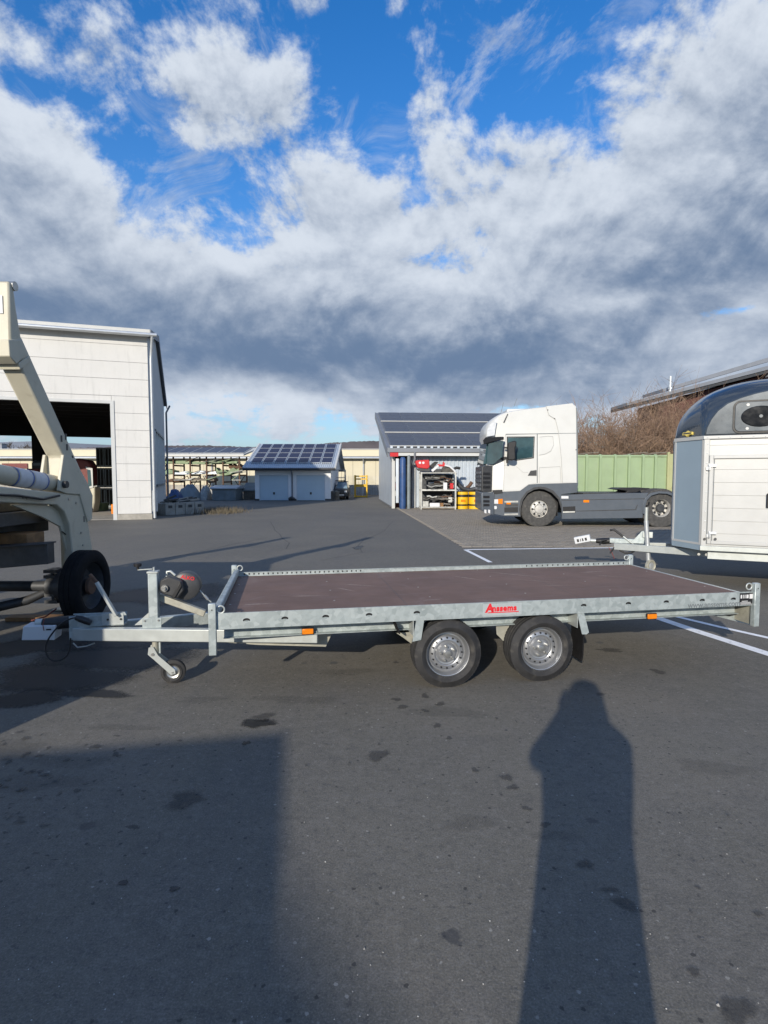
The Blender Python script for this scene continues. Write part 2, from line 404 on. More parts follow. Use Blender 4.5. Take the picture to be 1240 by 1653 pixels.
material('paver', (0.226, 0.201, 0.166), .85, 0, .12, 3.0, dirt=(0.139, 0.127, 0.107), damt=.5, dscale=.5, bump=.15, bscale=40, world_co=True, rnd=.12)
material('solar_frame', (.14, .15, .165), .4, .3, .08, 4)
material('gap_grey', (.36, .36, .35), .6, 0, .05, 10)
material('garage_white', (.74, .75, .75), .8, 0, .03, 1.5, dirt=(.64, .65, .65), damt=.4, dscale=.8)

# ------------------------------------------------------------------ ground: one asphalt sheet to the horizon
def asphalt():
    m = bpy.data.materials.new('asphalt'); m.use_nodes = True; nt = m.node_tree; b = nt.nodes['Principled BSDF']
    ge = nt.nodes.new('ShaderNodeNewGeometry'); co = S(nt, ge.outputs['Position'])
    big = noise(nt, co, .35, 5, .55); mid = noise(nt, co, 1.7, 6, .6, .4); grit = noise(nt, co, 130.0, 5, .8)
    c = mixc(nt, big.step(.32, .68), (0.119, 0.111, 0.093), (0.150, 0.139, 0.115))
    c = mixc(nt, mid.step(.50, .72) * .40, c, (0.119, 0.113, 0.105))
    # sandy dust worn in around the parked trailer
    dust = noise(nt, co, .8, 5, .6, .2)
    c = mixc(nt, dust.step(.50, .72) * .40, c, (0.194, 0.169, 0.136))
    # tyre tracks and paving lanes along the yard
    mp = nt.nodes.new('ShaderNodeMapping'); nt.links.new(co.k, mp.inputs[0]); mp.inputs['Rotation'].default_value = (0, 0, R(-6)); mp.inputs['Scale'].default_value = (1.3, .06, 1)
    lane = noise(nt, S(nt, mp.outputs[0]), 1.0, 4, .6)
    c = mixc(nt, lane.step(.50, .66) * .30, c, (0.112, 0.107, 0.103))
    # mottled wear: palm-sized lighter and darker patches, coarse stone
    w1 = noise(nt, co, 9.0, 6, .68, .3); w2 = noise(nt, co, 34.0, 4, .7)
    c = mixc(nt, w1.step(.46, .66) * .40, c, (0.176, 0.163, 0.144))
    c = mixc(nt, w1.step(.46, .30) * .45, c, (0.079, 0.077, 0.075))
    c = mixc(nt, w2.step(.52, .68) * .46, c, (0.211, 0.200, 0.179))
    c = mixc(nt, w2.step(.46, .32) * .58, c, (0.060, 0.058, 0.057))
    # aggregate: dark pits and pale stone chips
    c = mixc(nt, grit.step(.50, .66) * .55, c, (0.249, 0.241, 0.219))
    c = mixc(nt, grit.step(.50, .36) * .60, c, (0.065, 0.063, 0.063))
    chip = voro(nt, co, 26.0, 'F1', 'Distance') + (noise(nt, co, 60.0, 4, .7) - .5) * .55; chs = voro(nt, co, 26.0, 'F1', 'Color')
    sp = nt.nodes.new('ShaderNodeSeparateColor'); nt.links.new(chs.k, sp.inputs[0])
    ch = (0.20 - chip).step(0.0, .06) * S(nt, sp.outputs[0]).step(.86, .99)
    c = mixc(nt, ch * .8, c, (0.310, 0.297, 0.267))
    c = mixc(nt, (0.24 - chip).step(0.0, .08) * S(nt, sp.outputs[1]).step(.84, .95) * .8, c, (0.039, 0.038, 0.037))
    # drips of oil and damp spots: small dark blotches with a shape of their own
    drip = voro(nt, co, 3.1, 'F1', 'Distance'); dcs = voro(nt, co, 3.1, 'F1', 'Color')
    sp2 = nt.nodes.new('ShaderNodeSeparateColor'); nt.links.new(dcs.k, sp2.inputs[0])
    dr = ((0.13 - drip) + (noise(nt, co, 22, 4, .6) - .5) * .22).step(0.0, .05) * S(nt, sp2.outputs[1]).step(.62, .70)
    c = mixc(nt, dr * .62, c, (0.034, 0.034, 0.037))
    nt.links.new(c.k, b.inputs['Base Color'])
    nt.links.new(((grit - .5) * .25 + .82 - dr * .22).k, b.inputs['Roughness']); b.inputs['Specular IOR Level'].default_value = .35
    bp = nt.nodes.new('ShaderNodeBump'); bp.inputs['Strength'].default_value = .40; bp.inputs['Distance'].default_value = .003
    nt.links.new((grit + w2 * 1.6 + voro(nt, co, 70.0) * .5).k, bp.inputs['Height']); nt.links.new(bp.outputs[0], b.inputs['Normal'])
    MAT['asphalt'] = m
asphalt()
g = MB()
xs = [-1500, -200, -60, -20, -6, -2, 2, 6, 20, 60, 200, 1500]
for i in range(11):
    for j in range(11):
        g.quad((xs[i], xs[j], 0), (xs[i+1], xs[j], 0), (xs[i+1], xs[j+1], 0), (xs[i], xs[j+1], 0))
tag(g.build('asphalt_yard', 'asphalt'), kind='structure')

# stains: soaked-in blotches that fade out at a ragged edge
def stain_material(name, rgb, rough, strength):
    m = bpy.data.materials.new(name); m.use_nodes = True; nt = m.node_tree; b = nt.nodes['Principled BSDF']
    b.inputs['Base Color'].default_value = (*rgb, 1); b.inputs['Roughness'].default_value = rough
    at = nt.nodes.new('ShaderNodeAttribute'); at.attribute_name = 'soak'; ge = nt.nodes.new('ShaderNodeNewGeometry'); co = S(nt, ge.outputs['Position'])
    k = S(nt, at.outputs['Fac']) + (noise(nt, co, 30.0, 6, .7) - .5) * .9 + (noise(nt, co, 120.0, 3, .7) - .5) * .5
    tr_ = nt.nodes.new('ShaderNodeBsdfTransparent'); mx_ = nt.nodes.new('ShaderNodeMixShader')
    nt.links.new((k.step(.25, .75) * strength).k, mx_.inputs[0]); nt.links.new(tr_.outputs[0], mx_.inputs[1]); nt.links.new(b.outputs[0], mx_.inputs[2])
    nt.links.new(mx_.outputs[0], nt.nodes['Material Output'].inputs['Surface']); MAT[name] = m
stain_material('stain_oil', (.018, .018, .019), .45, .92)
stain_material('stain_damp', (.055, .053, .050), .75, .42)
stain_material('stain_soaked_shade', (.022, .022, .022), .6, .80)  # oily ground, also carries painted shade by the loader
stain_material('stain_faint', (.085, .081, .072), .8, .14)
random.seed(4)
def stain_obj(name, lst, mat):
    vs, fs, at = [], [], []
    for k, (px, py, rx, ry) in enumerate(lst):
        c = G(px, py); s1 = (G(px + 10, py) - c).length / 10; s2 = (G(px, py + 5) - c).length / 5; z = .003 + .00006 * k; n = 18
        ph = [random.uniform(0, 6.3) for _ in range(3)]; b0 = len(vs); vs.append((c.x, c.y, z)); at.append(1.0)
        for ring, val in ((.55, .85), (1.25, 0.0)):
            for i in range(n):
                a = 2 * math.pi * i / n; r = ring * (1 + .22 * math.sin(2*a + ph[0]) + .16 * math.sin(3*a + ph[1]) + .1 * math.sin(5*a + ph[2]))
                vs.append((c.x + math.cos(a)*rx*s1*r, c.y + math.sin(a)*ry*s2*r, z)); at.append(val)
        for i in range(n):
            j = (i + 1) % n; fs.append((b0, b0 + 1 + i, b0 + 1 + j)); fs.append((b0 + 1 + i, b0 + 1 + n + i, b0 + 1 + n + j, b0 + 1 + j))
    me = bpy.data.meshes.new(name); me.from_pydata(vs, [], fs); me.materials.append(MAT[mat])
    me.attributes.new('soak', 'FLOAT', 'POINT').data.foreach_set('value', at)
    o = bpy.data.objects.new(name, me); col.objects.link(o); return tag(o, kind='structure')
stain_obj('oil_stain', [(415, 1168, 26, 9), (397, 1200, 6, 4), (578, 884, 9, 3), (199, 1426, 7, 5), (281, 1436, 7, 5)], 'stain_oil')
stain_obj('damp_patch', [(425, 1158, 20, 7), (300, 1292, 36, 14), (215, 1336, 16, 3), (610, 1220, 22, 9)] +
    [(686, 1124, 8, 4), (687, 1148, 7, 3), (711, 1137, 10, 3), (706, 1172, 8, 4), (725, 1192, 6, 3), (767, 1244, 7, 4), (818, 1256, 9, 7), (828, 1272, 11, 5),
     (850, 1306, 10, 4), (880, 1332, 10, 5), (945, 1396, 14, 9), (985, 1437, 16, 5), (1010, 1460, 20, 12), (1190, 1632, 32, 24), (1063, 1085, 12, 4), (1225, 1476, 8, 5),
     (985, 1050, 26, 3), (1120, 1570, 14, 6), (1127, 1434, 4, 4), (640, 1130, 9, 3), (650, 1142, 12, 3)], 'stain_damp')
random.seed(9)
sp = [(random.uniform(0, 330), random.uniform(1185, 1390), random.uniform(2, 7), random.uniform(1, 2.6)) for _ in range(34)]
sp += [(random.gauss(60, 50), random.gauss(1260, 40), random.uniform(3, 10), random.uniform(1.2, 4)) for _ in range(34)]
sp += [(random.uniform(380, 1230), random.uniform(1130, 1640), random.uniform(1.5, 4), random.uniform(1, 2.6)) for _ in range(45)]
stain_obj('oil_spots', [a for a in sp if a[0] > -20], 'stain_damp')
# oil-soaked ground, also darkened as painted shade beside loader and coupling
stain_obj('soaked_shade_ground', [(170, 1062, 120, 30), (90, 1095, 110, 26), (60, 1040, 90, 22), (230, 1030, 80, 22), (30, 1130, 70, 16), (270, 960, 90, 20), (150, 1120, 60, 8)], 'stain_soaked_shade')
# dark tracks of dirt water across the yard and dusty ground under the trailer
stain_obj('damp_track', [(20, 1210, 60, 14), (110, 1230, 70, 12), (60, 1265, 80, 16), (200, 1175, 60, 6), (720, 1150, 60, 12), (560, 1085, 60, 6), (480, 1130, 70, 8), (330, 1130, 50, 5), (1150, 1240, 60, 14), (760, 1330, 50, 14), (900, 1350, 40, 12)], 'stain_faint')
# loose grit
random.seed(12); m = MB()
for k in range(230):
    px, py = random.uniform(0, 1240), random.uniform(930, 1653) if k > 60 else random.uniform(1300, 1653)
    c = G(px, py); r = random.uniform(.0014, .0034) * (1 + (k % 40 == 0))
    vs = [(c.x + r * math.cos(a) * random.uniform(.6, 1.2), c.y + r * math.sin(a) * random.uniform(.6, 1.2), 0) for a in (0, 1.3, 2.5, 3.8, 5.1)] + [(c.x, c.y, r * 1.1)]
    m.add(vs, [(i, (i + 1) % 5, 5) for i in range(5)])
material('grit', (.36, .35, .33), .9, 0, .4, 3.0)
tag(m.build('loose_grit', 'grit', fix=False), 'pale stone chips scattered over the dark asphalt', 'grit', kind='stuff')

# fine cracks in the asphalt, sealed with tar
random.seed(15); m = MB()
for a, b, n in (((436, 842), (468, 886), 7), ((540, 905), (640, 842), 8), ((250, 905), (430, 868), 9)):
    pa, pb = G(*a), G(*b); d = (pb - pa); sd = Vector((-d.y, d.x, 0)).normalized(); pts = [pa + d*i/n + sd*random.gauss(0, .03)*d.length*.35 for i in range(n + 1)]; w_ = .0035 + .0005*pa.y
    for p, q in zip(pts, pts[1:]): m.quad(*[(v.x, v.y, .0024) for v in (p - sd*w_, q - sd*w_*.7, q + sd*w_*.7, p + sd*w_)])
material('crack_line', (.068, .066, .062), .9, 0, .3, 20)
tag(m.build('crack', 'crack_line', fix=False), kind='structure')

# painted bay lines
def line(name, pts, w0, w1):
    m = MB(); n = len(pts) - 1
    L, Rr = [], []
    for i, p in enumerate(pts):
        d = (pts[min(i+1, n)] - pts[max(i-1, 0)]).normalized(); s = Vector((d.y, -d.x, 0)); w = w0 + (w1 - w0) * i / n
        L.append((p.x - s.x*w/2, p.y - s.y*w/2, .004)); Rr.append((p.x + s.x*w/2, p.y + s.y*w/2, .004))
    for i in range(n): m.quad(L[i], L[i+1], Rr[i+1], Rr[i])
    o = m.build(name, 'road_paint'); tag(o, kind='structure'); return o
line('bay_line', [G(1040, 990.5), G(1130, 1021), G(1240, 1056), G(1330, 1084)], .125, .125)
line('bay_line', [G(1085, 994), G(1160, 1012), G(1240, 1030), G(1340, 1052)], .075, .075)
line('bay_line', [G(751, 887.5), G(770, 897), G(792, 908)], .09, .09)
line('bay_line', [G(752, 887.5), G(860, 886), G(985, 884.5), G(1090, 883)], .12, .12)

# paved apron of concrete blocks in front of the shed
PX0, PY0, PY1, SLOPE = 1.80, 12.85, 31.0, -.073
def edge_x(y): return PX0 + (y - 12.85) * SLOPE
apron = tag(MB().prism([(edge_x(PY0), PY0), (17, PY0), (17, PY1), (edge_x(PY1), PY1)], 'z', -.02, .003).build('paved_apron', 'bedding'), kind='structure')
bl, bw, gap = .235, .157, .012
pm = MB().add([(0,0,0),(bl-gap,0,0),(bl-gap,bw-gap,0),(0,bw-gap,0),(.006,.006,.014),(bl-gap-.006,.006,.014),(bl-gap-.006,bw-gap-.006,.014),(.006,bw-gap-.006,.014)],
              [(4,5,6,7),(0,1,5,4),(1,2,6,5),(2,3,7,6),(3,0,4,7)]).mesh('paver', 'paver', fix=False)
random.seed(21); cnt = 0; rest = MB(); y = PY0; row = 0
while y < PY1 - bw:
    x = edge_x(y) + (row % 2) * bl / 2
    xmax = min(16.8, .70 * y + 1)
    while x < xmax:
        z = .003 + random.uniform(0, .004)
        if cnt < 300 and x < .52 * y:
            o = bpy.data.objects.new('paver', pm); col.objects.link(o); o.parent = apron; o.location = (x, y, z); cnt += 1
        else:
            w, h = bl - gap, bw - gap
            rest.add([(x,y,z),(x+w,y,z),(x+w,y+h,z),(x,y+h,z),(x+.006,y+.006,z+.014),(x+w-.006,y+.006,z+.014),(x+w-.006,y+h-.006,z+.014),(x+.006,y+h-.006,z+.014)],
                     [(4,5,6,7),(0,1,5,4),(1,2,6,5),(2,3,7,6),(3,0,4,7)])
        x += bl
    y += bw; row += 1
o = rest.build('paver_field', 'paver', apron, fix=False); o['kind'] = 'stuff'

# ------------------------------------------------------------------ local frames of the big things
class Frame:
    def __init__(s, loc, rz): s.loc = Vector(loc); s.rz = rz; s.M = Matrix.Translation(s.loc) @ Matrix.Rotation(rz, 4, 'Z'); s.I = s.M.inverted()
    def on_y(s, px, py, y):          # point of the plane y = const seen at a pixel, in local metres
        o = s.I @ Vector((0, 0, CAM_H)); d = (s.I.to_3x3() @ ray(px, py)); t = (y - o.y) / d.y; return o + d * t
    def on_x(s, px, py, x):
        o = s.I @ Vector((0, 0, CAM_H)); d = (s.I.to_3x3() @ ray(px, py)); t = (x - o.x) / d.x; return o + d * t
    def on_z(s, px, py, z):
        o = s.I @ Vector((0, 0, CAM_H)); d = (s.I.to_3x3() @ ray(px, py)); t = (z - o.z) / d.z; return o + d * t

# ------------------------------------------------------------------ wheel kit
def tyre_mb(m, Rr, w, rim_r, n=48, groove=4):
    """tyre turned about the local Y axis, outer face at y=0, inner at y=w"""
    prof = [(rim_r, w*.10), (rim_r + .012, w*.03), (rim_r + (Rr-rim_r)*.45, -.004), (Rr - .028, w*.03), (Rr - .008, w*.10)]
    tw = w * .8; g = tw / groove
    for i in range(groove):
        a = w*.10 + i*g
        prof += [(Rr, a + g*.08), (Rr, a + g*.80), (Rr - .007, a + g*.84), (Rr - .007, a + g*.99)] if i < groove - 1 else [(Rr, a + g*.08), (Rr, a + g*.95)]
    prof += [(Rr - .028, w*.97), (rim_r + (Rr-rim_r)*.45, w*1.0), (rim_r, w*.9), (rim_r, w*.10)]
    return m.lathe(prof, (0, 0, 0), (0, 1, 0), n)
def trailer_wheel(parent, x, y, z, flip=False):
    """13-inch steel wheel: tyre, rim with vent holes, hub cap, five nuts"""
    w = empty('wheel', (x, y, z), math.pi if flip else 0, parent)
    Rr, rr = .2625, .172
    tyre_mb(MB(), Rr, .195, rr).build('tyre', 'rubber', w, smooth=40)
    # tread blocks on the shoulders
    m = MB()
    for k in range(60):
        a = 2*math.pi*k/60
        for yy in (.022, .150):
            M = Matrix.Rotation(a, 4, 'Y') @ T(0, 0, 0)
            m.box(-.010, .010, yy, yy + .024, Rr - .006, Rr + .0025, M)
    m.build('tread', 'rubber', w)['kind'] = 'stuff'
    rim = MB().lathe([(rr + .004, .010), (rr + .006, .018), (rr - .004, .022), (rr - .010, .034), (rr - .013, .070), (.150, .082), (.140, .080), (.134, .066), (.126, .058), (.112, .052), (.102, .050), (.096, .054), (.091, .064), (.082, .066),
                      (.074, .058), (.066, .046), (.050, .044), (.034, .042), (.034, .030), (0, .030)], (0, 0, 0), (0, 1, 0), 56).build('rim', 'rim', w, smooth=24)
    MB().lathe([(rr + .004, .012), (rr, .19), (rr - .008, .19), (rr - .018, .07)], (0, 0, 0), (0, 1, 0), 40).build('rim_barrel', 'rim', w, smooth=40)
    h = MB()
    for k in range(16):
        a = 2*math.pi*k/16
        h.cyl((.119*math.cos(a), .046, .119*math.sin(a)), (.119*math.cos(a), .060, .119*math.sin(a)), .0068, 10)
    h.build('vent_hole', 'black', w)['kind'] = 'stuff'
    nm = MB().cyl((0, .020, 0), (0, .046, 0), .0105, 6).tube([(0, .012, 0), (0, .022, 0)], .006, 8).mesh('wheel_nut', 'bolt')
    for k in range(5):
        a = 2*math.pi*k/5 + .5
        inst('wheel_nut', nm, w, T(.056*math.cos(a), 0, .056*math.sin(a)))
    MB().lathe([(.030, .036), (.030, .022), (.025, .016), (.012, .014), (0, .0135)], (0, 0, 0), (0, 1, 0), 24).build('hub_cap', 'bolt', w, smooth=35)
    return w

# ------------------------------------------------------------------ the galvanised flatbed car trailer
TF = Frame((-1.212, 3.906, 0), R(10.0)); TLn, TW = 4.42, 1.74
tr = thing('flatbed_trailer', 'long galvanised flatbed car trailer with brown plywood deck and twin axle', 'trailer', TF.loc, TF.rz)
RT, RB, DK = .657, .540, .617       # rail top, rail bottom, deck height
deck = MB()
deck.box(.035, TLn - .01, .0215, TW - .012, DK - .02, DK).build('deck', 'plywood', tr)
# near rail: folded plate with tie-down slots
def oval(cx, cz, a, b, n=16): return [(cx + a*math.cos(2*math.pi*i/n), cz + b*math.sin(2*math.pi*i/n)) for i in range(n)]
slots = [TF.on_y(px, 1000, 0).x for px in (398, 460, 526, 596, 673, 942, 1014, 1075, 1133, 1183)]
for side, yy in (('near', 0.0), ('far', TW)):
    if side == 'near':
        hs_ = [oval(x, .600, .025, .0145) for x in slots]
    else:
        hs_ = [oval(x, .637, .0085, .0105, 8) for x in [.10 + .0475*i for i in range(26)] + [TLn - .10 - .062*i for i in range(20)]]
    me = holes_plate([(.028, RB), (TLn - .04, RB), (TLn - .04, RT), (.028, RT)], hs_, .004)
    rail = mesh_obj('side_rail', me, 'galv', tr, T(0, yy + (.002 if side == 'near' else -.002), 0) @ FACE)
    s = 1 if side == 'near' else -1
    m = MB()
    a, b = sorted((yy + s*.004, yy + s*.030)); m.box(.028, TLn - .04, a, b, RB, RB + .004)
    a, b = sorted((yy + s*.004, yy + s*.012)); m.box(.028, TLn - .04, a, b, RT - .004, RT - .0005)
    if side == 'far': MB().box(.05, TLn - .06, TW + .0005, TW + .003, .620, .654).build('hole_shade_strip', 'black', tr)  # added black strip, paints the shade inside the rail holes
    m.build('rail_flange', 'galv', rail).matrix_local = (T(0, yy + (.002 if side == 'near' else -.002), 0) @ FACE).inverted()
hook = MB()
hook.prism([(-.016, .5860), (.016, .5860), (.020, .592), (.012, .595), (0, .5965), (-.012, .595), (-.020, .592)], 'y', .0045, .010)
hm = hook.mesh('tie_slot_tongue', 'galv')
back = MB().box(-.035, .035, .0125, .0165, .572, .628).mesh('tie_slot_back', 'black')
for x in slots:
    inst('tie_slot_tongue', hm, tr, T(x, 0, 0)); inst('tie_slot_back', back, tr, T(x, 0, 0))
# corner posts
pm_ = MB().box(-.026, .026, -.022, .022, .362, .731).mesh('corner_post', 'galv')
hole = MB().cyl((0, -.0235, .70), (0, -.0215, .70), .005, 10).mesh('post_hole', 'black')
rg = MB().torus((0, 0, 0), (0, 1, 0), .026, .0062, 24, 8).mesh('tie_ring', 'galv_plain', smooth=60)
for x, y in ((.0, -.004), (TLn - .012, -.004), (.0, TW + .004), (TLn - .012, TW + .004)):
    p = inst('corner_post', pm_, tr, T(x, y, 0)); bev(p, .004) if x == 0 and y < 0 else None
    if not p.modifiers: p.modifiers.new('bevel', 'BEVEL').width = .004
    inst('post_hole', hole, p, T(0, 0, -.012))
    s = 1 if x < 1 else -1
    r_ = inst('tie_ring', rg, tr, T(x + s*.056, y + (.012 if y < 1 else -.012), .682 if y < 1 and x < 1 else .700))
    MB().cyl((-s*.050, 0, 0), (-s*.026, 0, 0), .006, 8).build('ring_eye', 'galv_plain', r_)
# front bar between the posts, rear sill
MB().box(.000, .048, .030, TW - .030, .634, .692).build('front_bar', 'galv', tr, bevel=.01)
MB().box(TLn - .030, TLn - .004, .03, TW - .03, .560, DK + .004).build('rear_sill', 'galv_plain', tr, bevel=.003)
# under-frame: longitudinal Z beams, cross members
for yy in (.16, TW - .20):
    m = MB(); m.box(.06, TLn - .06, yy, yy + .005, .440, RB - .001); m.box(.06, TLn - .06, yy - .045, yy, .440, .4445); m.box(.06, TLn - .06, yy + .005, yy + .05, RB - .006, RB - .001)
    m.build('chassis_beam', 'galv', tr)
cm = MB().box(0, .05, .02, TW - .02, RB + .002, DK - .021).mesh('cross_member', 'galv_plain')
for x in (.30, .85, 1.35, 2.1, 2.9, 3.5, 4.1): inst('cross_member', cm, tr, T(x, 0, 0))
# drawbar A-frame
def d2(px, py, z): p = TF.on_z(px, py, z); return (p.x, p.y)
DZ0, DZ1 = .362, .460
for (ax, ay), (bx, by) in (((-1.10, .56), (.75, .17)), ((-1.05, .66), (.75, 1.12))):
    MB().bar((ax, ay, (DZ0+DZ1)/2), (bx, by, (DZ0+DZ1)/2), .06, DZ1 - DZ0).build('drawbar', 'galv_plain' if ay < .6 else 'galv', tr, bevel=.006)
MB().box(-1.135, -.98, .545, .70, DZ0 + .004, DZ1 + .003).build('drawbar_nose', 'galv', tr, bevel=.004)
pl = TF.on_y(151, 1025, .50)
MB().box(pl.x - .055, pl.x + .06, -.0015, .0015, -.032, .032, T(0, 0, 0)).build('rating_plate', 'paper', tr).matrix_local = T(0, .507, .412) @ Matrix.Rotation(-.208, 4, 'Z')
# gusset plates
def plate(name, pxs, y, mat='galv_warm', th=.004):
    q = [TF.on_y(a, b, y) for a, b in pxs]; return MB().prism([(p.x, p.z) for p in q], 'y', y, y + th).build(name, mat, tr)
plate('gusset_plate', [(352, 1036), (372, 1026), (412, 1029), (415, 1041)], .30, 'galv_warm')
plate('gusset_plate', [(414, 1031), (470, 1024), (537, 1020), (526, 1044), (414, 1041)], .30, 'galv_warm')
plate('rear_plate', [(1118, 985), (1225, 975), (1225, 1011), (1216, 1010)], .20, 'galv')
MB().box(TLn - .022, TLn - .017, .02, .20, .370, RB).build('rear_plate', 'galv_warm', tr)
# axles
for x in (1.735, 2.505):
    m = MB(); m.bar((x - .16, .22, .36), (x - .16, TW - .22, .36), .07, .07)
    for yy in (.225, TW - .225): m.bar((x - .17, yy, .36), (x + .01, yy, .262), .04, .05); m.cyl((x, yy - .12, .262), (x, yy + .12, .262), .03, 12)
    m.build('axle', 'galv_warm', tr)
    trailer_wheel(tr, x, .002, .2625); trailer_wheel(tr, x, TW - .002, .2625, True)
plate('axle_bracket', [(801, 1010), (831, 1006), (834, 1018), (816, 1038), (802, 1024)], .17)
plate('axle_bracket', [(640, 1022), (668, 1020), (668, 1042), (652, 1030)], .16)
# mudguard brackets and flap
for pts, wy in (([(672, 1002), (685, 1000), (680, 1033), (666, 1036)], .0), ([(932, 990), (943, 989), (951, 1021), (947, 1024), (940, 1024)], .0)):
    b_ = plate('guard_bracket', pts, .002, 'galv', .006)
    q = [TF.on_y(a, c, 0) for a, c in pts]
    MB().box(min(p.x for p in q) + .005, min(p.x for p in q) + .011, .008, .19, .42, RB - .002).build('guard_bracket', 'galv_plain', tr)
q0 = TF.on_y(935, 1005, .02)
for k, (z0, z1, lean) in enumerate(((.185, .52, .0),)):
    m = MB(); m.add([(q0.x - .01, .012, .52), (q0.x + .045, .012, .40), (q0.x + .040, .012, .20), (q0.x + .030, .012, .145), (q0.x - .01, .20, .52), (q0.x + .045, .20, .40), (q0.x + .040, .20, .20), (q0.x + .030, .20, .145)], [(0,1,5,4),(1,2,6,5),(2,3,7,6)])
    o = m.build('mudflap', 'rubber_dark', tr); so = o.modifiers.new('solid', 'SOLIDIFY'); so.thickness = .012
for x in (1.33,): MB().add([(x, .02, .52), (x + .03, .02, .44), (x, .20, .52), (x + .03, .20, .44)], [(0, 1, 3, 2)]).build('mudflap', 'rubber_dark', tr).modifiers.new('solid', 'SOLIDIFY').thickness = .01
# inner mudguards: black sheet over the wheels under the deck
m = MB()
for yy in (.012,):
    m.box(1.42, 2.84, yy + .01, .20, RB - .008, RB - .003)
m.build('wheel_cover', 'black', tr)
# marker lamps
for px, py in ((497, 1019.5), (1052.5, 995.2)):
    p = TF.on_y(px, py, .108)
    l = MB().box(p.x - .042, p.x + .042, .096, .1145, p.z - .019, p.z + .022).build('marker_lamp', 'orange_lens', tr, bevel=.005); l['label'] = 'orange side marker lamp'
    MB().box(p.x - .045, p.x + .045, .108, .120, p.z - .023, p.z + .026).build('lamp_base', 'black', tr)
# print on the near rail
def rail_text(body, px, py, size, mat, bold, shear=0, name='lettering', space=1.0):
    p = TF.on_y(px, py, 0); me = text_mesh(body, size, .0004, bold, 'LEFT', shear, space); return mesh_obj(name, me, mat, tr, T(p.x, -.0008, p.z) @ FACE)
rail_text('nssems', 794.6, 986.6, .062, 'red_print', .0035, 0, 'brand_lettering', 1.12)
rail_text('A', 784.2, 988.4, .090, 'red_print', .0045, .10, 'brand_lettering')
pa, pb = TF.on_y(787.5, 990, 0), TF.on_y(837.5, 987.4, 0)
MB().add([(pa.x, -.0010, pa.z), (pb.x, -.0010, pa.z), (pb.x, -.0010, pa.z + .0075), (pa.x + .004, -.0010, pa.z + .0075)], [(0, 1, 2, 3)]).build('brand_lettering', 'red_print', tr)
material('plate_clear', (.50, .545, .55), .3, .35, .06, 5)
bp_ = MB().box(TF.on_y(779.5, 985, 0).x, TF.on_y(842, 985, 0).x, -.0006, -.0001, .553, .645).build('brand_plate', 'plate_clear', tr)
rail_text('www.anssems.com', 1110.5, 981.6, .066, 'grey_print', .0014, 0, 'web_address', .97)
s0, s1 = TF.on_y(1194, 967, 0), TF.on_y(1219.5, 967, 0)
MB().box(s0.x, s1.x, -.0008, -.0001, .546, .648).build('dealer_sticker', 'black', tr)
w_ = s1.x - s0.x; m = MB()
for a, b, c, d in ((.06, .15, .56, .86), (.21, .25, .56, .86), (.31, .36, .56, .86), (.42, .56, .56, .86), (.14, .52, .30, .345), (.06, .70, .20, .235), (.06, .72, .12, .155), (.06, .80, .045, .075)):
    m.box(s0.x + w_*a, s0.x + w_*b, -.0014, -.0009, .546 + .102*c, .546 + .102*d)
m.box(s0.x + w_*.62, s0.x + w_*.88, -.0014, -.0009, .546 + .102*.52, .546 + .102*.90)
m.build('sticker_print', 'white_print', tr)
# cable along the rear under the frame
c0 = [TF.on_y(a, b, .18) for a, b in ((1146, 988), (1156, 992), (1164, 990), (1178, 993), (1195, 989), (1206, 986))]
MB().tube([(p.x, p.y, p.z) for p in c0], .009, 6).build('lamp_cable', 'black', tr)
MB().box(c0[0].x - .03, c0[0].x + .03, .17, .21, c0[0].z - .01, c0[0].z + .03).build('lamp_cable', 'black', tr)
# overrun coupling housing on top of the nose
CYc = .60
def cx(px, py, y=CYc): p = TF.on_y(px, py, y); return p
a, b = cx(115, 1000), cx(203, 1000)
m = MB(); m.box(a.x, b.x, CYc - .05, CYc - .044, .462, .548); m.box(a.x, b.x, CYc + .044, CYc + .05, .462, .548); m.box(a.x, b.x, CYc - .044, CYc + .044, .462, .472)
m.build('coupling_housing', 'galv', tr, bevel=.003)
MB().cyl((a.x - .25, CYc, .50), (b.x - .05, CYc, .50), .030, 16).build('drawbar_tube', 'galv_plain', tr, smooth=40)
MB().box(b.x - .16, b.x + .0, CYc - .056, CYc - .0505, .470, .560).build('housing_cheek', 'galv_plain', tr, bevel=.002)
for dx_ in (-.115, -.02): MB().cyl((b.x + dx_, CYc - .064, .515), (b.x + dx_, CYc - .0555, .515), .008, 8).build('housing_bolt', 'black', tr)
# steady tube stub rubber boot + coupling head inside the white anti-theft box
MB().tube([(a.x - .20, CYc, .49), (a.x - .10, CYc, .49), (a.x + .02, CYc, .50)], [.042, .050, .046], 14).build('rubber_boot', 'black', tr, smooth=50)
l0, l1 = cx(43, 1008), cx(93, 1008)
MB().prism([(l0.x - .012, .385), (l1.x, .375), (l1.x + .012, .488), (l0.x + .004, .492)], 'y', CYc - .07, CYc + .07).build('coupling_lock', 'lock_white', tr, bevel=.006)
MB().box(l1.x - .055, l1.x - .02, CYc - .073, CYc - .071, .455, .466).build('lock_slot', 'black', tr)
# hand-brake lever
pa, pb, pc = TF.on_y(188, 994, .52), TF.on_y(156, 940, .52), TF.on_y(145, 927, .52)
MB().bar((pa.x, .52, pa.z), (pb.x, .52, pb.z), .022, .042, (0, 1, 0)).build('brake_lever', 'galv_plain', tr, bevel=.004)
MB().bar((pb.x, .52, pb.z), (pc.x, .52, pc.z), .022, .030, (0, 1, 0)).build('lever_grip', 'rust', tr, bevel=.006)
